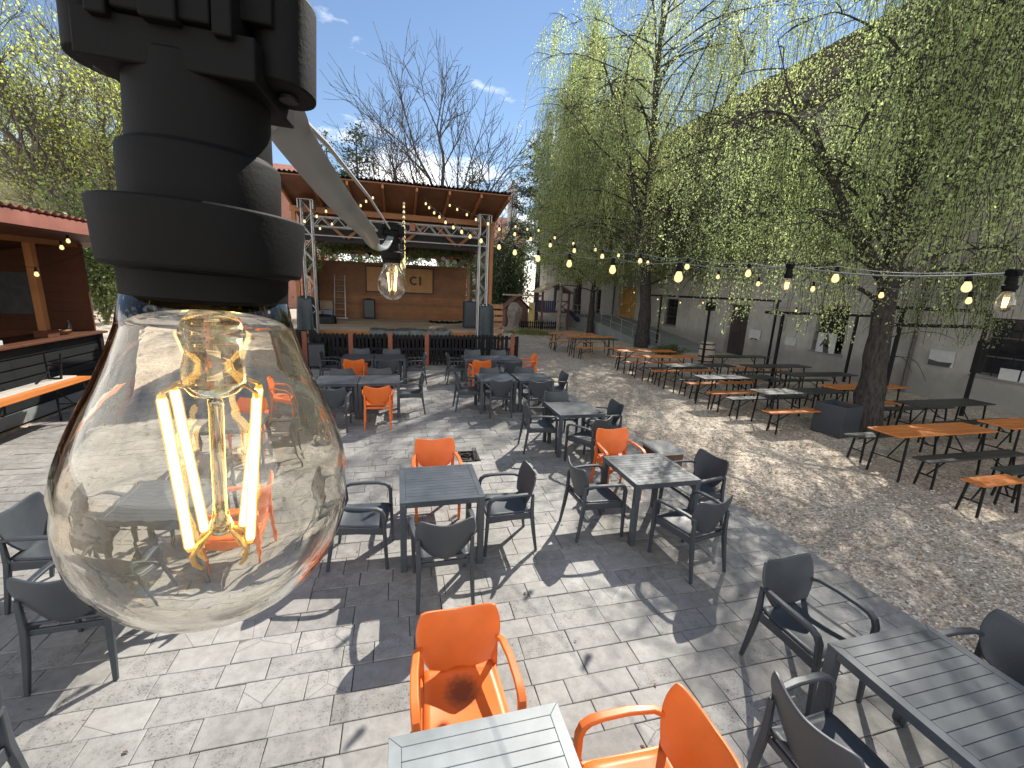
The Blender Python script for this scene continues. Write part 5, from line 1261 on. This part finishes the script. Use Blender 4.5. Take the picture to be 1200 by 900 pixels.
def zm1(p, r): return r.choice([1.75, 2.2, 2.6, 3.0, 3.5]) + r.exponential(.35) if r.random() < .93 else r.uniform(1.75, 2.3)
weeping('near weeping birch with a thick dark trunk beside the dark planter', (9.62, 6.62, 0), [(0, 0, 0), (-.03, .02, 1.2), (-.02, .12, 2.4), (.10, .25, 3.8), (.18, .5, 5.5), (.3, .8, 7.6), (.4, 1.1, 9.8), (.45, 1.2, 12.0)], .27, 11, (.27, .98), 60, 3.6, 9, 15500, (1.0, 4.2), 2.0, .040, 'birch_leaf', step=.026,
        forks=((.36, (-.75, .35, .8), 3.6), (.42, (.6, -.5, .9), 4.0), (.5, (-.2, -.6, 1), 4.0)), reachf=lim1, zminf=zm1, keepf=keep1)
def zm2(p, r): return 3.3 + r.exponential(.8) if r.random() < .95 else r.uniform(2.2, 3.2)
weeping('far weeping birch with forked trunk in front of the ramp', (12.15, 19.8, 0), [(0, 0, 0), (.05, .1, 2.0), (.0, .5, 4.4), (.1, 1.0, 7.0), (.25, 1.4, 10), (.3, 1.8, 13), (.4, 2.0, 15.5), (.4, 2.2, 18.5)], .34, 23, (.20, .98), 80, 6.0, 10, 27000, (1.5, 6.0), 3.0, .062, 'birch_leaf2',
        forks=((.26, (.8, -.1, .75), 6.5), (.30, (.25, -.3, 1), 9), (.22, (-.35, .1, 1), 10)), zminf=zm2, step=.045, keepf=keep2, reachf=reach2)
weeping('slim third weeping birch standing at the far end of the ramp', (11.95, 25.8, 0), [(0, 0, 0), (.02, 0, 3), (-.1, .1, 6), (-.2, .2, 10), (-.2, .2, 15)], .19, 37, (.2, .98), 54, 4.7, 9, 11000, (1.5, 5.5), 3.0, .075, 'birch_leaf2', step=.060, zminf=lambda p, r: 2.9 + r.exponential(1.0), topred=-.2)
weeping('tall weeping birch farthest along the wall behind the slim one', (13.6, 32.0, 0), [(0, 0, 0), (.05, 0, 4), (-.1, .2, 9), (0, .3, 14), (.1, .4, 20.5)], .24, 71, (.22, .98), 50, 5.0, 8, 8000, (1.5, 5.5), 4.0, .09, 'birch_leaf', step=.08, zminf=lambda p, r: 4.5 + r.exponential(1.5), topred=-.4)

weeping('weeping birch close to the wall with its trunk hidden behind the near birch', (14.35, 9.9, 0), [(0, 0, 0), (0, .05, 2.5), (.05, .1, 5), (-.1, .2, 8), (-.2, .4, 11), (-.2, .5, 14)], .2, 61, (.35, .98), 44, 4.3, 9, 2600, (1.2, 4.5), 3.0, .048, 'birch_leaf', step=.032, zminf=lambda p, r: 3.4 + r.exponential(.9), keepf=keep1)

def spread_tree(name, label, base, height, r0, seed, levels, spread, leafm=None, leafn=0, lsize=.12, barkm='bark_far', stems=1, cat='tree', first=.25, nk=(5, 7), leafspread=.35, ratio=.62):
    r = np.random.default_rng(seed); t = thing(name, label, cat, base); b = MB(); tips = []
    def grow(p, d, L, rad, lev):
        n = 6 if lev < 2 else 3
        pts = branch(p, d, L, n, r, 0, .09 if lev else .04, .06); b.tube(pts, [max(.012, rad * (1 - .55 * k / n)) for k in range(n + 1)], 7 if lev < 2 else 4 if lev < 3 else 3, cap=False)
        if lev >= levels: tips.extend([pts[-1], pts[n // 2]]); return
        for k in range(int(r.integers(*nk))):
            f = r.uniform(first if lev == 0 else .3, 1); q = interp(pts, f); ax = (pts[-1] - pts[0]) / np.linalg.norm(pts[-1] - pts[0])
            side = np.cross(ax, r.normal(size=3)); side /= np.linalg.norm(side); dd = ax * r.uniform(.55, 1) + side * spread * r.uniform(.6, 1.1)
            grow(q, dd, L * r.uniform(ratio - .14, ratio + .08), rad * .55 * (1 - .3 * f), lev + 1)
        grow(pts[-1], ax + r.normal(size=3) * .15, L * ratio, rad * .45, lev + 1)
    for s in range(stems):
        a = s * 6.28 / stems + .4; grow((.12 * s, 0, 0), (.22 * math.cos(a) * (stems > 1), .22 * math.sin(a) * (stems > 1), 1), height * .45, r0, 0)
    b.build('trunk', M[barkm], t, True, sharp=60)
    if leafm:
        tips = np.array(tips); k = r.integers(len(tips), size=leafn); cen = tips[k] + r.normal(size=(leafn, 3)) * leafspread
        leaves('crown', cen, r.normal(size=(leafn, 3)), lsize * r.uniform(.6, 1.3, leafn), M[leafm], t, seed, .7)
    return t
spread_tree('bare_tree', 'tall bare leafless tree rising behind the stage roof', (3.3, 33.5, 0), 18.5, .34, 5, 4, .62, first=.45, nk=(4, 6))
spread_tree('bare_tree', 'smaller bare leafless tree behind the left half of the stage roof', (.2, 35, 0), 15.0, .24, 9, 4, .7, first=.4, nk=(3, 6))
spread_tree('bare_tree', 'bare leafless tree spreading behind the right corner of the stage roof', (6.6, 34.0, 0), 14.0, .24, 15, 4, .75, first=.4, nk=(3, 6))
spread_tree('spring_tree', 'tall tree in fresh spring leaf above the tan roof on the left', (-19.5, 35.5, 0), 19, .32, 3, 4, .62, 'spring_leaf', 22000, .15, 'bark_grey', 3, leafspread=.5)
spread_tree('spring_tree', 'smaller spring tree just left of the big bulb holder', (-13.4, 33, 0), 15, .2, 13, 4, .6, 'spring_leaf', 8000, .15, 'bark_grey', 1, leafspread=.45)

def conifer(label, base, height, rad, seed, n=90, mat='ever_leaf', z0=.12, density=90, name='conifer', ls=.16):
    r = np.random.default_rng(seed); t = thing(name, label, 'tree', base); b = MB(); b.tube([(0, 0, 0), (.1, 0, height * .5), (.05, .1, height)], [height * .014 + .05, height * .009 + .03, .02], 8); cen = []; dr = []
    for i in range(n):
        f = z0 + (1 - z0) * (i + r.random()) / n; L = rad * (1 - f) ** .7 * r.uniform(.6, 1.15) + .25; az = i * 2.4 + r.normal() * .4; p = np.array([.06, .02, f * height])
        pts = branch(p, (math.cos(az), math.sin(az), .15), L, 5, r, .12, .10, .06); b.tube(pts, [.035, .03, .025, .02, .014, .01], 4, cap=False)
        k = int(density * L / 2); ff = r.random(k) ** .6 * 5; i0 = np.minimum(ff.astype(int), 4); fr = (ff - i0)[:, None]
        c = pts[i0] * (1 - fr) + pts[i0 + 1] * fr + r.normal(size=(k, 3)) * np.array([.22, .22, .13]); cen.append(c); dr.append(r.normal(size=(k, 3)) * .6 + (pts[-1] - pts[0]) / L)
    b.build('trunk', M['bark_grey'], t, True); cen = np.concatenate(cen); leaves('crown', cen, np.concatenate(dr), ls * r.uniform(.6, 1.4, len(cen)), M[mat], t, seed, .42); return t
conifer('dark pine showing at the left fringe of the far weeping birch', (11.6, 36.5, 0), 15.0, 4.6, 41, 70, density=110, ls=.24, z0=.3)
conifer('dark conifer behind the left end of the stage roof', (-2.6, 33, 0), 12.6, 2.6, 43, 80, density=110, ls=.22)
conifer('thin conifer left of the dark conifer behind the stage roof', (-4.6, 34, 0), 12.4, 1.3, 44, 60, density=70, ls=.2)
conifer('evergreen behind the bare tree at the right of the stage roof', (6.0, 38, 0), 12.6, 2.6, 45, 80, density=90, ls=.22)
def bush(label, base, rx, ry, h, seed, n, mat='bush_leaf', ls=.12, name='bush'):
    r = np.random.default_rng(seed); t = thing(name, label, 'bush', base); b = MB(); cen = []; dr = []
    for i in range(26):
        az = r.random() * 6.28; rr = r.random() ** .5; tip = np.array([rx * rr * math.cos(az), ry * rr * math.sin(az), h * (1 - .45 * rr * rr) * r.uniform(.65, 1.05)])
        pts = np.array([np.zeros(3), tip * np.array([.35, .35, .5]), tip]); b.tube(pts, [.05, .03, .012], 5, cap=False); k = n // 26; f = r.random(k) ** .7
        c = tip * (.25 + .75 * f)[:, None] + r.normal(size=(k, 3)) * np.array([rx * .17, ry * .17, h * .10]); c[:, 2] = np.maximum(c[:, 2], .05); cen.append(c); dr.append(r.normal(size=(k, 3)) + np.array([0, 0, .3]))
    b.build('stems', M['bark_grey'], t, True); cen = np.concatenate(cen); leaves('foliage', cen, np.concatenate(dr), ls * r.uniform(.6, 1.3, len(cen)), M[mat], t, seed, .65); return t
bush('evergreen hedge growing directly behind the stage back wall', (0, 23.6, 0), 3.8, 1.2, 5.0, 57, 14000, 'bush_leaf', .13)
bush('dark leafy bush above the bar roof, left of the big bulb holder', (-14.6, 27, 0), 2.3, 2.0, 7.6, 51, 9000, ls=.17)
bush('lighter leafy bush above the bar roof at the left edge', (-21, 30, 0), 2.6, 2.2, 6.2, 52, 5000, 'spring_leaf', .18)
bush('dense evergreen shrub between the right truss tower and the pale house', (8.0, 33.0, 0), 1.7, 1.6, 6.3, 53, 9000, 'ever_leaf', .17)
bush('tall shrub in front of the red roofed house by the playhouse', (8.6, 36, 0), 2.4, 2.0, 7.4, 54, 9000, 'bush_leaf', .2)
bush('low weedy bush at the foot of the ramp wall', (12.0, 17.1, 0), .9, .5, .55, 55, 2200, 'bush_leaf', .07)

for o in list(bpy.data.objects):
    if o.parent is None and o.type == 'EMPTY' and 'label' not in o: print('NO LABEL', o.name)
